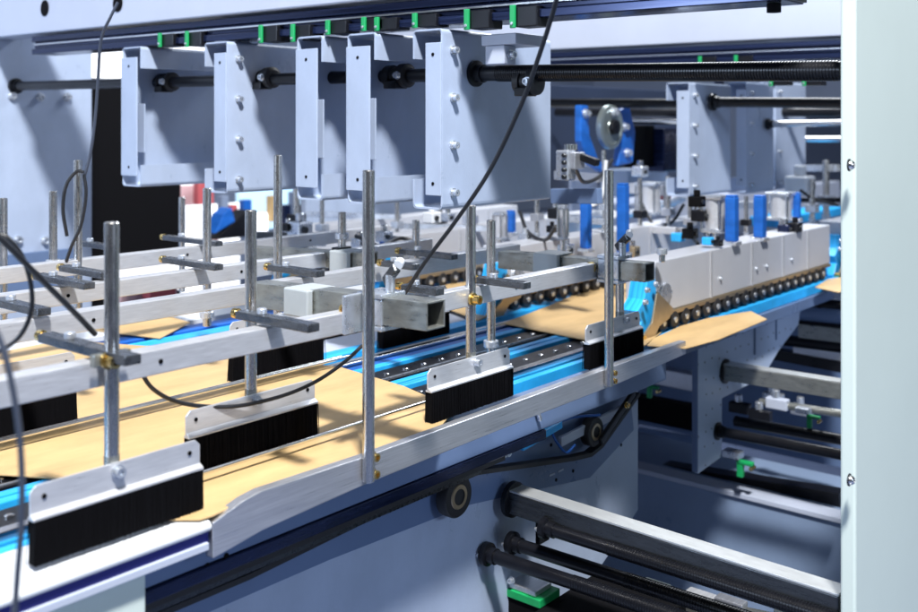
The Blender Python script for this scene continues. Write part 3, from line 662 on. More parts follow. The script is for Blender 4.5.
brush(XatY(186, 1.335), XatY(315, 1.335), 1.335, 251, 210, 'strip brush on a post above the middle of the kraft sheet')
brush(XatY(428, 1.225), XatY(510, 1.225), 1.225, 471, 205, 'strip brush in the centre beside the blue belts, on a post')
brush(XatY(586, 1.222), XatY(640, 1.222), 1.222, 620, 262, 'rightmost strip brush behind the clamped right post')
brush(XatY(230, 1.745), XatY(322, 1.745), 1.745, 278, 155, 'strip brush behind the nearest rail, above the sheet', 1.13)
brush(0.70, XatY(75, 1.745), 1.745, None, 0, 'strip brush at the far left behind the nearest rail', 1.13)
brush(XatY(380, 1.72), XatY(447, 1.72), 1.72, None, 0, 'strip brush partly hidden under the open end of the left square tube', 1.13)

# ---------------------------------------------------------------- support posts with square tubes
def support(px, top, bot, Y, label):
    c = P(px, HY, Y=Y); tt = Y / ray(px).y
    t = thing('support_post', (c.x, Y, CAM.z + (HY - bot) / FPX * tt), label, 'post', 'posts bolted to the front guide plate')
    post_mesh(c, CAM.z + (HY - bot) / FPX * tt, CAM.z + (HY - top) / FPX * tt, 0.010, t)
    return t, c, tt
t, c, tt = support(368.5, 170, 482, 1.155, 'steel post bolted to the front guide plate in the centre left')
for py in (457, 474):
    p = P(374, py, Y=1.155); MB().hexbolt(p + Vector((0, 0.008, 0)), (0, -1, 0), 0.007, 0.016).build('brass_nut', BRASS, t)
zc = P(368, 318, Y=1.166).z
MB().box((c.x - 0.03, 1.178, zc - 0.024), (c.x + 0.03, 1.186, zc + 0.04)).build('clamp_plate', ZINC, t, 0.002)
t2, c2, tt = support(609, 170, 386, 1.155, 'steel post bolted to the right end of the guide plate')
for py in (373, 381):
    p = P(614, py, Y=1.155); MB().hexbolt(p + Vector((0, 0.008, 0)), (0, -1, 0), 0.006, 0.014).build('brass_nut', BRASS, t2)

def square_tube(p, q, s_, label):
    p = Vector(p); q = Vector(q); d = (q - p).normalized(); w_ = s_
    t = thing('square_tube', (p + q) / 2 - Vector((0, 0, s_ / 2)), label, 'tube', 'square tubes across the rails')
    m = MB(); th = 0.0035; h = s_ / 2
    u = Vector((1, 0, 0)); v = ZV
    def rect(c, k): return [c - u * k - v * k, c + u * k - v * k, c + u * k + v * k, c - u * k + v * k]
    A = [m.b.verts.new(x) for x in rect(p, h)]; B = [m.b.verts.new(x) for x in rect(q, h)]
    Ai = [m.b.verts.new(x) for x in rect(p, h - th)]; Bi = [m.b.verts.new(x) for x in rect(q, h - th)]
    for i in range(4):
        j = (i + 1) % 4
        m._f([A[i], A[j], B[j], B[i]]); m._f([Ai[i], Bi[i], Bi[j], Ai[j]]); m._f([A[i], Ai[i], Ai[j], A[j]]); m._f([B[i], B[j], Bi[j], Bi[i]])
    m.build('tube_body', TUBE, t, 0.001); return t
def tube_clamp(c, label, zt=0.0):
    t = thing('tube_clamp', c - Vector((0, 0, 0.03)), label, 'clamp', 'zinc clamps joining posts and tubes')
    MB().box(c + Vector((-0.03, -0.028, 0.0225)), c + Vector((0.03, 0.03, 0.031))).build('upper_plate', ZINC, t, 0.002)
    MB().box(c + Vector((-0.03, -0.028, -0.031)), c + Vector((0.022, 0.03, -0.0225))).build('lower_plate', ZINC, t, 0.002)
    MB().box(c + Vector((-0.0285, -0.026, -0.022)), c + Vector((-0.0225, 0.028, 0.022))).build('side_plate', ZINC, t, 0.002)
    MB().hexbolt(c + Vector((-0.028, 0.045, 0.0)), (-1, 0, 0), 0.010, 0.02).build('brass_knob', BRASS, t)
    h = MB().cyl(c + Vector((0.0, -0.02, 0.0315)), c + Vector((0.0, -0.02, 0.06)), 0.008); h.build('screw_head', ZINC, t)
    MB().beam(c + Vector((0.0, -0.035, 0.075)), c + Vector((0.01, 0.0, 0.045)), 0.012, 0.018).build('lever', BARS, t, 0.003)
    MB().cyl(c + Vector((0.0, -0.038, 0.078)), c + Vector((0.014, -0.03, 0.082)), 0.008).build('lever_tip', WHITE, t)
def plastic_block(px, py, X, w_, h_, label):
    c = P(px, py, X=X - 0.024)
    t = thing('mounting_block', c - Vector((0, 0, h_ / 2)), label, 'block', 'grey blocks on the square tubes')
    MB().box(c + Vector((-0.014, -w_ / 2, -h_ / 2)), c + Vector((0.0, w_ / 2, h_ / 2))).build('block_face', PLASTIC, t, 0.003)
    MB().box(c + Vector((0.0005, -w_ / 2, h_ / 2 - 0.005)), c + Vector((0.055, w_ / 2, h_ / 2))).build('block_top', PLASTIC, t, 0.002)
XT = 1.225
square_tube(P(258, 293, X=XT), P(436, 315, X=XT), 0.046, 'open square tube clamped to the centre left post')
tube_clamp(Vector((XT, 1.195, P(362, 306, X=XT).z)), 'zinc clamp with brass knob on the left square tube')
plastic_block(301, 302, XT, 0.065, 0.05, 'grey block on the left square tube')
XT2 = 1.99
square_tube(P(503, 259, X=XT2), P(650, 272, X=XT2), 0.042, 'square tube clamped to the right post')
tube_clamp(Vector((XT2, 1.20, P(605, 267, X=XT2).z)), 'zinc clamp with brass knob on the right square tube')
plastic_block(548, 266, XT2, 0.07, 0.062, 'grey block on the right square tube')
XT3 = 1.72
square_tube(P(252, 254, X=XT3), P(372, 261, X=XT3), 0.042, 'dull square tube in the far row left of the centre post')
plastic_block(342, 262, XT3, 0.062, 0.055, 'grey block on the far row square tube')
tag(MB().box(P(331, 251, X=1.70), P(352, 246, X=1.75)).build('black_knob_plate', BLACK, bevel=0.003), 'black plate on top of the grey block of the far tube', 'plate')

# ---------------------------------------------------------------- plain posts
def plain_post(px, top, bot, tt, label, r=0.010):
    c = CAM + ray(px) * tt
    z0 = CAM.z + (HY - bot) / FPX * tt; z1 = CAM.z + (HY - top) / FPX * tt
    t = thing('guide_post', (c.x, c.y, z0), label, 'post', 'steel posts standing among the rails')
    post_mesh(c, z0, z1, r, t)
    MB().cyl((c.x, c.y, z0 + 0.02), (c.x, c.y, z0 + 0.035), r * 1.7, 20, 0.001).build('clamp_collar', ZINC, t)
    return t
plain_post(491, 220, 356, 2.25, 'post just right of the centre brush post')
plain_post(207, 188, 326, 2.40, 'post left of the middle brush post, in front of the second bolted hanger')
plain_post(182, 197, 292, 3.20, 'thin post at the right edge of the black board')
plain_post(78, 160, 308, 2.37, 'post in front of the left frame wall with a black cable loop')
plain_post(53, 191, 274, 2.45, 'shorter post left of the one with the black cable loop')
plain_post(3, 198, 320, 2.35, 'post at the left edge of the picture')
plain_post(342, 212, 247, 2.50, 'short post standing on the grey block of the far tube')
plain_post(416, 220, 300, 2.75, 'short post behind the hanging cable under the largest hanger')
plain_post(662, 252, 262, 2.6, 'stub post behind the right square tube', 0.008)

# ---------------------------------------------------------------- clamp arms on the rails
def arm(a, b, label, h=0.013, z=1.245, knob='a', m_=PAINTG):
    p = P(*a, Z=z); q = P(*b, Z=z); q.x = (p.x + q.x) / 2 ; p.x = q.x
    t = thing('clamp_arm', (p + q) / 2 - Vector((0, 0, h / 2)), label, 'clamp arm', 'flat clamp arms lying across the rails')
    MB().beam(p, q, 0.024, h).build('arm_bar', ARMM, t, 0.0015)
    MB().beam(p + Vector((0.013, 0, 0.0)), q + Vector((0.013, 0.02, 0.0)), 0.0015, h * 0.5).build('slot', BLACKM, t)
    d = (q - p).normalized()
    MB().lathe(p - d * 0.018, q, [(0, 0.005), (0.001, 0.0085), (0.010, 0.0085), (0.011, 0.006), (0.018, 0.006)], 18).build('brass_knob', BRASS, t)
    c = p.lerp(q, 0.3)
    MB().cyl(c + Vector((0, 0, h / 2)), c + Vector((0, 0, h / 2 + 0.009)), 0.008, 14, 0.001).build('screw_head', ZINC, t)
arm((44, 337), (135, 360), 'flat clamp arm across the nearest rail at the tall front post')
arm((236, 315), (319, 327), 'flat clamp arm with brass knob at the middle brush post')
arm((477, 280), (530, 285), 'dark clamp arm beside the post right of the centre brush post')
arm((405, 287), (440, 292), 'flat clamp arm behind the open end of the left square tube')
arm((31, 277), (97, 285), 'clamp arm with brass knob left of the cable loop post')
arm((62, 268), (108, 275), 'clamp arm with brass knob at the foot of the cable loop post')
arm((168, 237), (217, 244), 'purple grey clamp arm in front of the black board lower edge')
arm((163, 260), (222, 267), 'dark clamp arm at the post in front of the second bolted hanger')
arm((-10, 302), (52, 311), 'dark clamp arm at the left edge of the picture')
arm((265, 268), (327, 273), 'clamp arm with brass knob behind the left square tube')
arm((403, 251), (454, 257), 'clamp arm with brass knob crossed by the hanging cable')
arm((385, 263), (416, 267), 'short dark clamp arm right of the far square tube')
arm((83, 243), (108, 247), 'small clamp arm right of the cable loop post')
p = P(108, 360, t=1.33)
tag(MB().hexbolt(p, (0, -1, 0), 0.009, 0.02).build('brass_screw', BRASS), 'brass screw on the tall front post at the nearest rail', 'screw')
tag(MB().box(p + Vector((-0.02, 0.0, -0.008)), p + Vector((0.035, 0.012, 0.009))).build('post_clip', TUBE, bevel=0.002), 'grey clip holding the tall front post to the nearest rail', 'clip')
p = P(472, 299, t=1.95)
tag(MB().hexbolt(p, (0, -1, 0), 0.009, 0.02).build('brass_screw', BRASS), 'brass screw where the centre brush post meets the nearest rail', 'screw')
p = P(251, 318, t=1.72)

# ---------------------------------------------------------------- big cover panel at right
XP0 = XatY(840, 0.575)
t = thing('machine_cover', (2.1, 0.56, 0), 'large pale green white cover panel filling the right edge', 'panel')
MB().box((XP0, 0.55, 0.0), (2.9, 0.575, 1.85)).build('panel_sheet', PANEL, t, 0.004)
for py in (165, 480):
    c = P(849.5, py, Y=0.55)
    MB().lathe(c + Vector((0, 0.001, 0)), c + Vector((0, -1, 0)), [(0, 0.0100), (0.0015, 0.0100), (0.002, 0.0085)], 24).build('screw_washer', BARS, t)
    MB().lathe(c + Vector((0, -0.001, 0)), c + Vector((0, -1, 0)), [(0, 0.0075), (0.004, 0.007), (0.0065, 0.0045), (0.0066, 0.003), (0.004, 0.0025)], 20).build('screw_head', POLISH, t)

# ---------------------------------------------------------------- rear fittings
def blue_column(px, y0, y1, tt, w_, label):
    c = CAM + ray(px) * tt; z0 = CAM.z + (HY - y1) / FPX * tt; z1 = CAM.z + (HY - y0) / FPX * tt
    t = thing('blue_column', (c.x, c.y, z0), label, 'column', 'blue columns of the rear lift units')
    MB().box((c.x - w_ / 2, c.y - w_ / 2, z0), (c.x + w_ / 2, c.y + w_ / 2, z1)).build('column', BLUED, t, 0.003)
    MB().box((c.x - w_ * .48, c.y - w_ * .48, z1 + 0.0005), (c.x + w_ * .48, c.y + w_ * .48, z1 + 0.006)).build('top_cap', BLUED, t, 0.003)
    MB().box((c.x - w_ * .7, c.y - w_ * .7, z0 - 0.012), (c.x + w_ * .7, c.y + w_ * .7, z0 - 0.0005)).build('foot', ZINC, t, 0.003)
blue_column(732, 197, 241, 3.02, 0.032, 'blue column left of two under the rear bolted hanger')
blue_column(760, 197, 237, 3.18, 0.032, 'blue column right of two under the rear hangers')
blue_column(586, 195, 248, 3.1, 0.028, 'dark blue column left of the right clamped post')
blue_column(623, 185, 252, 3.1, 0.030, 'blue column directly right of the clamped right post')
blue_column(797, 194, 218, 3.5, 0.022, 'thin blue column near the cover panel')
blue_column(511, 212, 232, 3.6, 0.026, 'short blue column below the largest hanger')
def air_cylinder(px, y0, y1, tt, r, label):
    c = CAM + ray(px) * tt; z0 = CAM.z + (HY - y1) / FPX * tt; z1 = CAM.z + (HY - y0) / FPX * tt
    t = thing('air_cylinder', (c.x, c.y, z0), label, 'cylinder', 'air cylinders under the rear hangers')
    MB().cyl((c.x, c.y, z0 + 0.012), (c.x, c.y, z1 - 0.012), r, 28).build('barrel', ALUR, t)
    for z in (z0, z1 - 0.0115): MB().box((c.x - r * 1.15, c.y - r * 1.15, z), (c.x + r * 1.15, c.y + r * 1.15, z + 0.0115)).build('end_block', ZINC, t, 0.002)
    for sx_, sy_ in ((-1, -1), (1, -1), (-1, 1), (1, 1)):
        MB().cyl((c.x + sx_ * r, c.y + sy_ * r, z0 + 0.0116), (c.x + sx_ * r, c.y + sy_ * r, z1 - 0.0116), 0.004, 10).build('tie_rod', POLISH, t)
    MB().cyl((c.x, c.y, z0 - 0.06), (c.x, c.y, z0), 0.008, 14).build('piston_rod', POLISH, t)
air_cylinder(715, 195, 232, 3.1, 0.030, 'grey air cylinder left of the blue columns under the rear hanger')
air_cylinder(781, 192, 220, 3.5, 0.036, 'grey air cylinder near the cover panel under the rear right hanger')
air_cylinder(650, 182, 214, 3.9, 0.040, 'grey air cylinder right of the blue column by the clamped post')
air_cylinder(563, 205, 240, 2.9, 0.010, 'slim steel cylinder left of the dark blue column')
air_cylinder(500, 212, 240, 3.4, 0.016, 'slim cylinder below the largest hanger left of the blue stub')
# cream pulley with blue castings
c = P(613, 127, t=3.75)
t = thing('pulley_unit', c - Vector((0, 0, 0.14)), 'cream pulley disc with black hub between blue castings at the upper right', 'pulley')
MB().lathe(c, c + Vector((0, 1, 0)), [(0, 0.028), (0.003, 0.03), (0.003, 0.06), (0, 0.063), (0, 0.073), (0.004, 0.082), (0.02, 0.084), (0.024, 0.08)], 48).build('disc', CREAM, t)
MB().lathe(c + Vector((0, -0.02, 0)), c + Vector((0, 1, 0)), [(0, 0.01), (0.002, 0.026), (0.02, 0.03)], 24).build('hub', BLACK, t)
MB().prism([c + Vector(v) for v in ((-0.17, 0.03, 0.08), (-0.12, 0.03, 0.08), (-0.11, 0.03, -0.03), (-0.05, 0.03, -0.12), (0.03, 0.03, -0.15), (-0.02, 0.03, -0.17), (-0.12, 0.03, -0.13), (-0.17, 0.03, -0.05))], (0, 0.03, 0)).build('left_casting', BLUED, t, 0.006)
MB().prism([c + Vector(v) for v in ((0.07, 0.03, 0.05), (0.17, 0.03, 0.09), (0.22, 0.03, -0.02), (0.20, 0.03, -0.14), (0.09, 0.03, -0.15), (0.11, 0.03, -0.06))], (0, 0.03, 0)).build('right_casting', BLUED, t, 0.006)
for v in ((-0.145, 0.03, 0.05), (0.13, 0.03, 0.0), (0.15, 0.03, -0.1), (-0.0, 0.0, 0.055)):
    MB().hexbolt(c + Vector(v), (0, -1, 0), 0.013, 0.02).build('bolt', ZINC, t)
c = P(568, 165, t=2.7)
t = thing('valve_block', c - Vector((0, 0, 0.06)), 'stacked aluminium valve fittings right of the largest hanger', 'fitting')
MB().box(c + Vector((-0.03, -0.02, -0.04)), c + Vector((0.01, 0.02, 0.04))).build('valve_body', ZINC, t, 0.004)
MB().box(c + Vector((-0.02, -0.035, -0.01)), c + Vector((0.03, -0.0205, 0.035))).build('valve_side', ALUX, t, 0.003)
for k in range(4):
    MB().cyl(c + Vector((-0.022 + 0.014 * k, -0.01, 0.041)), c + Vector((-0.022 + 0.014 * k, -0.01, 0.056)), 0.006, 12, 0.001).build('port', POLISH, t)
    MB().cyl(c + Vector((-0.0305, -0.012, -0.03 + 0.019 * k)), c + Vector((-0.042, -0.012, -0.03 + 0.019 * k)), 0.006, 12, 0.001).build('port', BARS, t)
tag(MB().beam(P(577, 155, t=2.7), P(598, 163, t=2.65), 0.02, 0.02).build('black_lever', BLACK, bevel=0.004), 'black lever pointing right from the aluminium valve fittings', 'lever')
tag(MB().beam(P(553, 196, t=2.85), P(600, 196, t=2.7), 0.02, 0.042).build('grey_flat_bar', PAINTG, bevel=0.002), 'grey flat bar below the valve fittings right of the largest hanger', 'bar')
tag(MB().tube([P(592, 206, t=3.0), P(600, 200, t=3.0), P(604, 185, t=3.0), P(606, 160, t=3.0)], 0.006).build('white_hose', WHITE), 'short white hose beside the right clamped post', 'hose')
# pale transverse tubes and boxes filling the rear machine
for i, (a, b, tt, r, lab) in enumerate((((625, 214), (646, 211), 4.2, 0.016, 'white tube beside the blue column, left'), ((662, 208), (686, 196), 4.2, 0.017, 'white slanted tube right of the rear air cylinder'),
                        ((655, 223), (692, 218), 4.4, 0.014, 'white tube above the right wheel carrier'), ((594, 214), (614, 214), 4.0, 0.015, 'white tube left of the clamped post'))):
    tag(MB().cyl(P(*a, t=tt), P(*b, t=tt * 0.97), r).build('white_tube', WHITE), lab, 'tube')
def rbox(name, px0, py0, px1, py1, tt, dep, mt, lab, cat='machine part'):
    a = P(px0, py1, t=tt); b = P(px1, py0, t=tt)
    # box aligned with the machine, left-bottom and right-top near corners
    y = a.y; x0 = a.x; x1 = XatY(px1, y)
    z0 = a.z; z1 = CAM.z + (HY - py0) / FPX * tt
    o = MB().box((x0, y, z0), (x1, y + dep, z1)).build(name, mt, bevel=0.006); return tag(o, lab, cat)
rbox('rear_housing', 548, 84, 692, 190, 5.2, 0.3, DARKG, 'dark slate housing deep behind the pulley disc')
rbox('rear_frame_plate', 572, 165, 598, 215, 4.6, 0.02, PAINTW, 'pale plate behind the dark blue column')
rbox('rear_side_frame', 306, 150, 480, 236, 4.9, 0.04, PAINT, 'pale blue rear frame plate seen below the hangers left of the largest one')
rbox('rear_motor_box', 628, 170, 668, 198, 4.6, 0.15, PAINT, 'pale motor box behind the grey air cylinder')
rbox('rear_black_box', 634, 125, 655, 168, 4.4, 0.1, BLACKM, 'black box behind the bright rod right of the pulley')
rbox('rear_duct', 664, 128, 688, 172, 4.5, 0.1, NAVY, 'dark blue duct left of the rear bolted hanger')
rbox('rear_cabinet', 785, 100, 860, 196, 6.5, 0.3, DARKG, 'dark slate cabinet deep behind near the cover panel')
rbox('small_red_switch', 664, 186, 672, 200, 4.0, 0.03, RED, 'small red switch box left of the rear bolted hanger', 'switch')
rbox('rear_tray', 470, 232, 640, 250, 4.3, 0.5, PAINTW, 'pale long tray behind the second wheel carrier')
rbox('rear_blue_tray', 640, 240, 700, 252, 4.0, 0.3, BLUE, 'bright blue belt tray behind the right wheel carrier')
rbox('rear_deck', 640, 205, 840, 238, 4.9, 0.4, PAINTW, 'pale deck behind the blue columns')
rbox('rear_blue_belt', 780, 218, 842, 228, 4.7, 0.15, BLUE, 'blue belt end behind the carrier near the cover panel')
for i, (px, py, tt, s_, mt) in enumerate(((566, 248, 3.0, 0.02, ZINC), (645, 208, 4.0, 0.03, ZINC), (800, 183, 4.2, 0.05, WHITE), (556, 212, 3.1, 0.02, BLACK), (552, 228, 3.2, 0.014, BLACK),
                                  (640, 170, 3.9, 0.025, ZINC), (690, 232, 3.1, 0.02, BLACK), (700, 214, 3.1, 0.022, BLACK), (697, 200, 3.0, 0.02, BLACKM), (708, 240, 2.95, 0.014, BLUE),
                                  (718, 242, 2.95, 0.012, BLACK), (785, 228, 3.4, 0.02, NAVY), (795, 226, 3.4, 0.02, BLACK), (384, 235, 3.0, 0.02, ZINC), (395, 245, 3.0, 0.018, ZINC), (360, 242, 2.9, 0.02, ZINC),
                                  (432, 216, 3.1, 0.022, WHITE), (448, 216, 3.0, 0.016, ZINC), (300, 227, 3.2, 0.03, ZINC), (288, 226, 3.2, 0.016, BLACK), (382, 250, 2.85, 0.016, BLUED), (678, 236, 3.3, 0.018, BLUE), (330, 258, 2.6, 0.012, BRASS),
                                  (632, 250, 3.2, 0.02, BRONZE), (525, 236, 3.2, 0.018, ZINC))):
    c = P(px, py, t=tt)
    t = thing('small_fitting', c - Vector((0, 0, s_)), 'small %s fitting %s' % ({'zinc_fitting': 'zinc', 'white_enamel': 'white', 'black_steel': 'black', 'matt_black': 'matt black', 'blue_belt': 'bright blue', 'navy_anodised_rail': 'navy', 'brass': 'brass', 'bronze_steel': 'bronze', 'deep_blue_casting': 'deep blue'}[mt.name],
        ['at the foot of the dark blue column', 'behind the clamped right post', 'high beside the cover panel', 'under the right edge of the largest hanger', 'on the pale tray under the largest hanger', 'behind the pulley at upper right',
         'left of the rear air cylinder foot', 'left of the rear air cylinder', 'just under the rear bolted hanger', 'at the foot of the rear air cylinder', 'between air cylinder foot and blue column', 'under the right air cylinder',
         'right under the right air cylinder', 'right of the centre left post top', 'right of the far square tube', 'behind the centre left post', 'under the left edge of the largest hanger', 'under the middle of the largest hanger',
         'right of the post with the second bolted hanger', 'left of the zinc one near the far tube', 'at the end of the far square tube', 'behind the right carrier nose', 'beside the grey block of the far tube', 'behind the foot of the blue column', 'on the pale tray left of the blue columns'][i]), 'fitting', 'small fittings of the rear machine')
    MB().box(c - Vector((s_, s_, s_)), c + Vector((s_, s_, s_ * 0.6))).build('body', mt, t, s_ * 0.2)
    MB().cyl(c + Vector((0, 0, s_ * 0.6)), c + Vector((0, 0, s_ * 1.5)), s_ * 0.5, 14, s_ * 0.1).build('cap', POLISH if i % 2 else mt, t)
    MB().cyl(c + Vector((-s_ * 0.3, -s_, -s_ * 0.2)), c + Vector((-s_ * 0.3, -s_ * 1.3, -s_ * 0.2)), s_ * 0.35, 14).build('screw', BARS, t)

rp_ = [(537, 176, 240, 3.3, 0.008, 'under the right edge of the largest hanger'), (640, 178, 235, 3.6, 0.009, 'right of the tall blue column'),
       (668, 176, 232, 3.7, 0.009, 'right of the rear air cylinder'), (690, 196, 238, 3.3, 0.008, 'under the rear bolted hanger'), (746, 196, 238, 3.4, 0.007, 'between the two rear blue columns'),
       (812, 180, 226, 3.9, 0.010, 'close to the cover panel, thinner of the two'), (826, 160, 224, 4.4, 0.014, 'closest to the cover panel'), (604, 150, 236, 3.4, 0.007, 'directly left of the right clamped post'),
       (470, 196, 236, 3.6, 0.010, 'behind the centre brush post top'), (322, 196, 246, 3.4, 0.008, 'left of the short post on the grey block'), (296, 186, 240, 3.7, 0.012, 'right of the tallest far post'),
       (397, 200, 240, 3.6, 0.008, 'left of the short post behind the hanging cable'), (440, 204, 232, 3.8, 0.009, 'below the left edge of the largest hanger')]
for px, a, b, tt, r_, lab in rp_:
    c = CAM + ray(px) * tt; z0 = CAM.z + (HY - b) / FPX * tt; z1 = CAM.z + (HY - a) / FPX * tt
    t = thing('rear_rod', (c.x, c.y, z0), 'thin upright rod of the rear machine ' + lab, 'rod', 'upright rods of the rear machine')
    MB().cyl((c.x, c.y, z0), (c.x, c.y, z1), r_, 16, 0.001).build('rod', STEEL, t)
    MB().box((c.x - r_ * 2.2, c.y - r_ * 2.2, z0 + (z1 - z0) * 0.3), (c.x + r_ * 2.2, c.y + r_ * 2, z0 + (z1 - z0) * 0.3 + r_ * 3)).build('clamp_block', random.choice((ZINC, BLACK, ALUX)), t, 0.002)
    MB().lathe((c.x, c.y, z0), (c.x, c.y, z1), [(0, r_ * 2), (r_, r_ * 2), (r_ * 1.2, r_ * 1.3), (r_ * 3, r_ * 1.3)], 16).build('foot', ZINC, t)
for (a, b, tt, w_, h_, mt, lab) in (((556, 175), (600, 178), 3.6, 0.02, 0.03, ALUX, 'bright cross bar under the valve fittings'), ((628, 188), (690, 192), 4.1, 0.03, 0.04, ALUR, 'pale cross bar behind the rear air cylinder'),
        ((556, 218), (606, 222), 3.5, 0.02, 0.02, ZINC, 'thin cross bar behind the dark blue column'), ((628, 228), (694, 232), 3.7, 0.02, 0.025, ALUR, 'cross bar right of the tall blue column'),
        ((700, 204), (800, 206), 4.4, 0.03, 0.03, ALUR, 'cross bar behind the two rear blue columns'), ((800, 168), (838, 168), 4.6, 0.03, 0.03, ZINC, 'cross bar below the short bright rod at the cover panel'),
        ((800, 200), (838, 200), 4.4, 0.03, 0.02, BLACK, 'black cross bar at the cover panel edge above the blue belt'), ((306, 214), (400, 217), 4.0, 0.02, 0.02, ZINC, 'thin cross bar below the open hangers'),
        ((400, 226), (500, 229), 3.7, 0.02, 0.02, ZINC, 'thin cross bar below the largest hanger'), ((255, 236), (330, 238), 3.4, 0.03, 0.03, BARS, 'dark cross bar left of the short post on the grey block')):
    tag(MB().beam(P(*a, t=tt), P(*b, t=tt * 0.95), w_, h_).build('rear_cross_bar', mt, bevel=0.002), lab, 'bar')
for pts, lab in (([(700, 198, 3.4), (694, 215, 3.35), (690, 232, 3.3), (698, 244, 3.2)], 'black hose dropping from the rear bolted hanger'), ([(800, 190, 3.9), (812, 198, 3.9), (826, 202, 3.9), (838, 205, 3.9)], 'black hose at the cover panel edge under the rear hanger'),
                 ([(575, 168, 2.8), (584, 182, 2.9), (600, 176, 3.0), (612, 160, 3.1)], 'black hose under the pulley disc'), ([(640, 200, 3.8), (655, 226, 3.7), (672, 222, 3.7), (684, 204, 3.7)], 'black hose looping behind the tall blue column'),
                 ([(520, 212, 3.3), (528, 232, 3.2), (545, 240, 3.1), (556, 226, 3.0)], 'black hose below the right half of the largest hanger'), ([(356, 236, 2.9), (380, 246, 2.8), (400, 238, 2.9), (420, 244, 2.9)], 'black hose behind the centre left post')):
    tag(MB().tube([P(a, b, t=tt) for a, b, tt in pts], 0.006).build('hose', CABLE), lab, 'hose')
for i, (px, a, b, tt, mt) in enumerate(((728, 398, 412, 3.3, BLACK), (762, 392, 402, 3.5, ZINC), (748, 408, 420, 3.2, BLACK), (790, 404, 414, 3.4, ALUX), (765, 398, 408, 3.2, PAINTW))):
    c = P(px, b, t=tt)
    t = thing('lower_fitting', c, 'small %s fitting among the bars right of the plate leg, %s from the left' % (('black', 'zinc', 'black', 'bright metal', 'pale')[i], ('first', 'third', 'second', 'last', 'fourth')[i]), 'fitting', 'fittings among the lower right bars')
    MB().box(c, c + Vector((0.03, -0.07, 0.035))).build('body', mt, t, 0.004)
    MB().cyl(c + Vector((0.015, -0.03, 0.0355)), c + Vector((0.015, -0.03, 0.06)), 0.012, 16, 0.002).build('cap', ZINC, t)
box_bar(P(800, 292, X=3.62), P(843, 296, X=3.62), 0.03, 0.03, ALUX, 'slim bright bar just under the last kraft corner', False, False)
bar_thing('guide_bar', P(798, 303, X=3.62), P(843, 306, X=3.62), 0.02, 'thin black roller under the last kraft corner', 'bar', None, None, None, False)
bar_thing('guide_bar', P(800, 323, X=3.62), P(843, 327, X=3.62), 0.016, 'black roller below the dark tube at the cover panel edge', 'bar', None, None, None, False)
bar_thing('guide_bar', P(780, 340, X=3.62), P(843, 346, X=3.62), 0.02, 'black roller just above the bright bar at the cover panel edge', 'bar', None, None, None, False)

# ---------------------------------------------------------------- exhibition hall behind
t = thing('display_board', (2.6, 4.3, 0), 'tall matt black display board behind the left hangers', 'board')
MB().box((2.20, 4.30, 0.02), (XatY(181, 4.3), 4.34, CAM.z + (HY - 79) / FPX * 4.8)).build('board_face', BLACKM, t, 0.004)
for x in (2.3, 2.85): MB().box((x, 4.24, 0.0), (x + 0.06, 4.29, 0.05)).build('foot', BARS, t, 0.003)
tag(MB().box((2.5, 7.6, 0.8), (5.6, 7.66, 2.75)).build('exhibition_wall', LIT, bevel=0.01), 'bright white glowing booth wall beyond the black board', 'booth wall')
def back(px0, py0, px1, py1, Yb, mt, lab, nme='exhibition_wall', cat='panel'):
    a = P(px0, py1, Y=Yb); z1 = P(px0, py0, Y=Yb).z
    tag(MB().box((a.x, Yb, a.z), (XatY(px1, Yb), Yb + 0.05, z1)).build(nme, mt, bevel=0.005), lab, cat)
back(183, 207, 240, 300, 5.4, LIT, 'white glowing booth panel just right of the black board')
back(240, 190, 300, 232, 5.6, LITB, 'pale blue printed booth panel behind the second bolted hanger')
back(180, 186, 201, 206, 5.2, PINK, 'pink booth panel above the white one right of the black board')
back(198, 182, 214, 205, 5.1, RED, 'red booth panel behind the post right of the black board')
back(112, 268, 183, 300, 3.3, LIT, 'low white glowing counter front between the far rails', 'booth_counter', 'counter')
back(120, 292, 178, 310, 3.1, PINK, 'pink low box between the second and third rail', 'pink_box', 'box')
back(150, 289, 176, 300, 3.05, RED, 'red low box between the second and third rail', 'red_box', 'box')
back(215, 118, 300, 185, 5.9, HALL, 'pale grey booth panel high behind the second bolted hanger')
for px0, py0, px1, py1, mt, cn in ((232, 205, 238, 236, RED, 'red'), (244, 200, 252, 228, BLUED, 'deep blue'), (256, 214, 268, 240, LIT, 'glowing white'), (222, 196, 229, 214, HALL, 'slate grey'), (300, 205, 306, 232, BLACK, 'black'), (212, 224, 219, 242, PINK, 'pink'), (271, 196, 280, 222, KRAFT, 'kraft brown'), (284, 205, 291, 232, NAVY, 'navy'), (293, 192, 298, 226, PAINTG, 'grey blue')):
    back(px0, py0, px1, py1, 4.9, mt, 'small blurred %s stand in the booth behind the second bolted hanger' % cn, 'booth_stand', 'stand')
t = thing('stacked_case', P(225, 240, t=4.2), 'black triangular case with blue side beyond the rails right of the black board', 'case')
a = P(215, 240, Y=4.0)
MB().prism([a, a + Vector((0.22, 0, 0)), a + Vector((0.22, 0, 0.13)), a + Vector((0.19, 0, 0.13))], (0, 0.1, 0)).build('case_body', BLACK, t, 0.004)
MB().prism([a + Vector((0.0, 0, 0.03)), a + Vector((0.12, 0, 0.08)), a + Vector((0.1, 0, 0.15)), a + Vector((0.05, 0, 0.12))], (0, 0.09, 0)).build('case_lid', BLUED, t, 0.004)

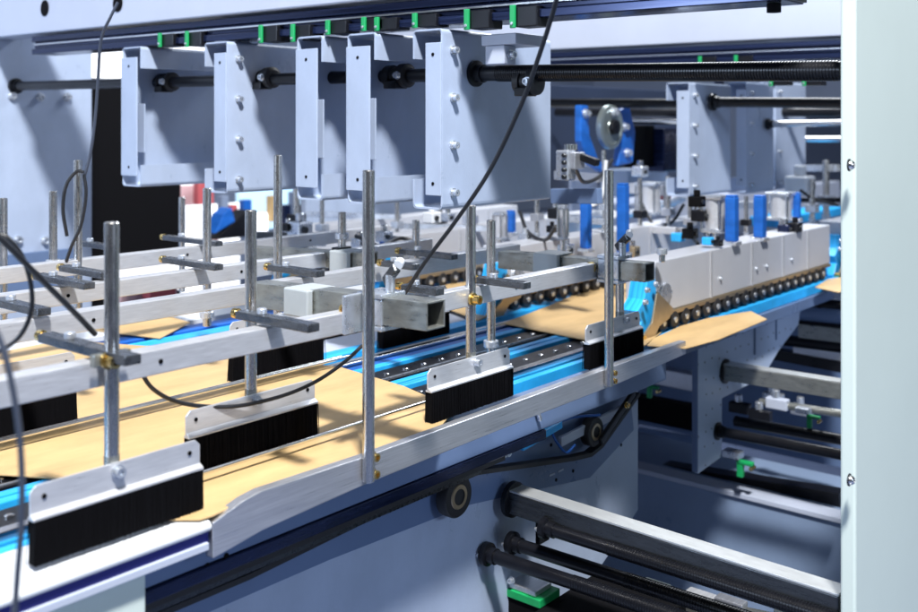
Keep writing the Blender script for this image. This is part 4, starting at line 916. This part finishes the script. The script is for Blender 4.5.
# ---------------------------------------------------------------- cables
def cable(pts, r, mt, label):
    tag(MB().tube([P(a, b, t=tt) for a, b, tt in pts], r).build('cable', mt), label, 'cable')
cable([(560, -14, 1.50), (553, 12, 1.52), (541, 50, 1.55), (521, 105, 1.6), (490, 170, 1.66), (455, 222, 1.72), (425, 262, 1.77), (402, 298, 1.82)], 0.0038, CABLE, 'black cable hanging across the largest hanger down to the square tube')
cable([(141, 372, 1.5), (152, 388, 1.52), (172, 400, 1.56), (200, 406, 1.6), (238, 406, 1.64), (282, 396, 1.7), (315, 382, 1.75), (342, 364, 1.8), (362, 346, 1.85)], 0.0034, CABLE, 'black cable sagging over the kraft sheet between two posts')
cable([(-14, 224, 1.2), (10, 248, 1.22), (45, 283, 1.28), (75, 313, 1.33), (95, 334, 1.38)], 0.0040, CABLE, 'thick black cable slanting down to the tall front post at left')
cable([(-8, 232, 1.25), (8, 238, 1.25), (22, 256, 1.26), (31, 285, 1.27), (31, 312, 1.28), (20, 336, 1.28), (2, 350, 1.28), (-10, 354, 1.28)], 0.0030, CABLE, 'thin black cable looping at the left edge')
cable([(118, 2, 2.3), (110, 18, 2.3), (101, 40, 2.32), (98, 80, 2.34), (95, 120, 2.35), (90, 155, 2.35), (84, 178, 2.35)], 0.0035, CABLEG, 'thin grey cable hanging from the hole in the top beam')
cable([(84, 172, 2.33), (76, 172, 2.33), (66, 186, 2.32), (63, 210, 2.32), (67, 236, 2.33)], 0.004, CABLE, 'black cable loop left side on the post by the frame wall')
cable([(84, 174, 2.34), (86, 195, 2.34), (81, 225, 2.34), (72, 245, 2.34), (66, 262, 2.34)], 0.004, CABLE, 'black cable dropping behind the cable loop post')
cable([(-12, 318, 0.95), (2, 345, 0.95), (12, 385, 0.95), (19, 430, 0.95), (22, 480, 0.95), (21, 530, 0.95), (17, 580, 0.95), (13, 640, 0.95)], 0.0030, CABLEG, 'grey cable hanging in front of the large brush at the left edge')
cable([(575, 445, 2.27), (565, 452, 2.25), (552, 430, 2.25), (570, 418, 2.3), (600, 415, 2.35)], 0.003, BLUED, 'thin dark blue hose near the smaller roller')

# ---------------------------------------------------------------- render
S.render.engine = 'CYCLES'
S.render.resolution_x = 1024; S.render.resolution_y = 683
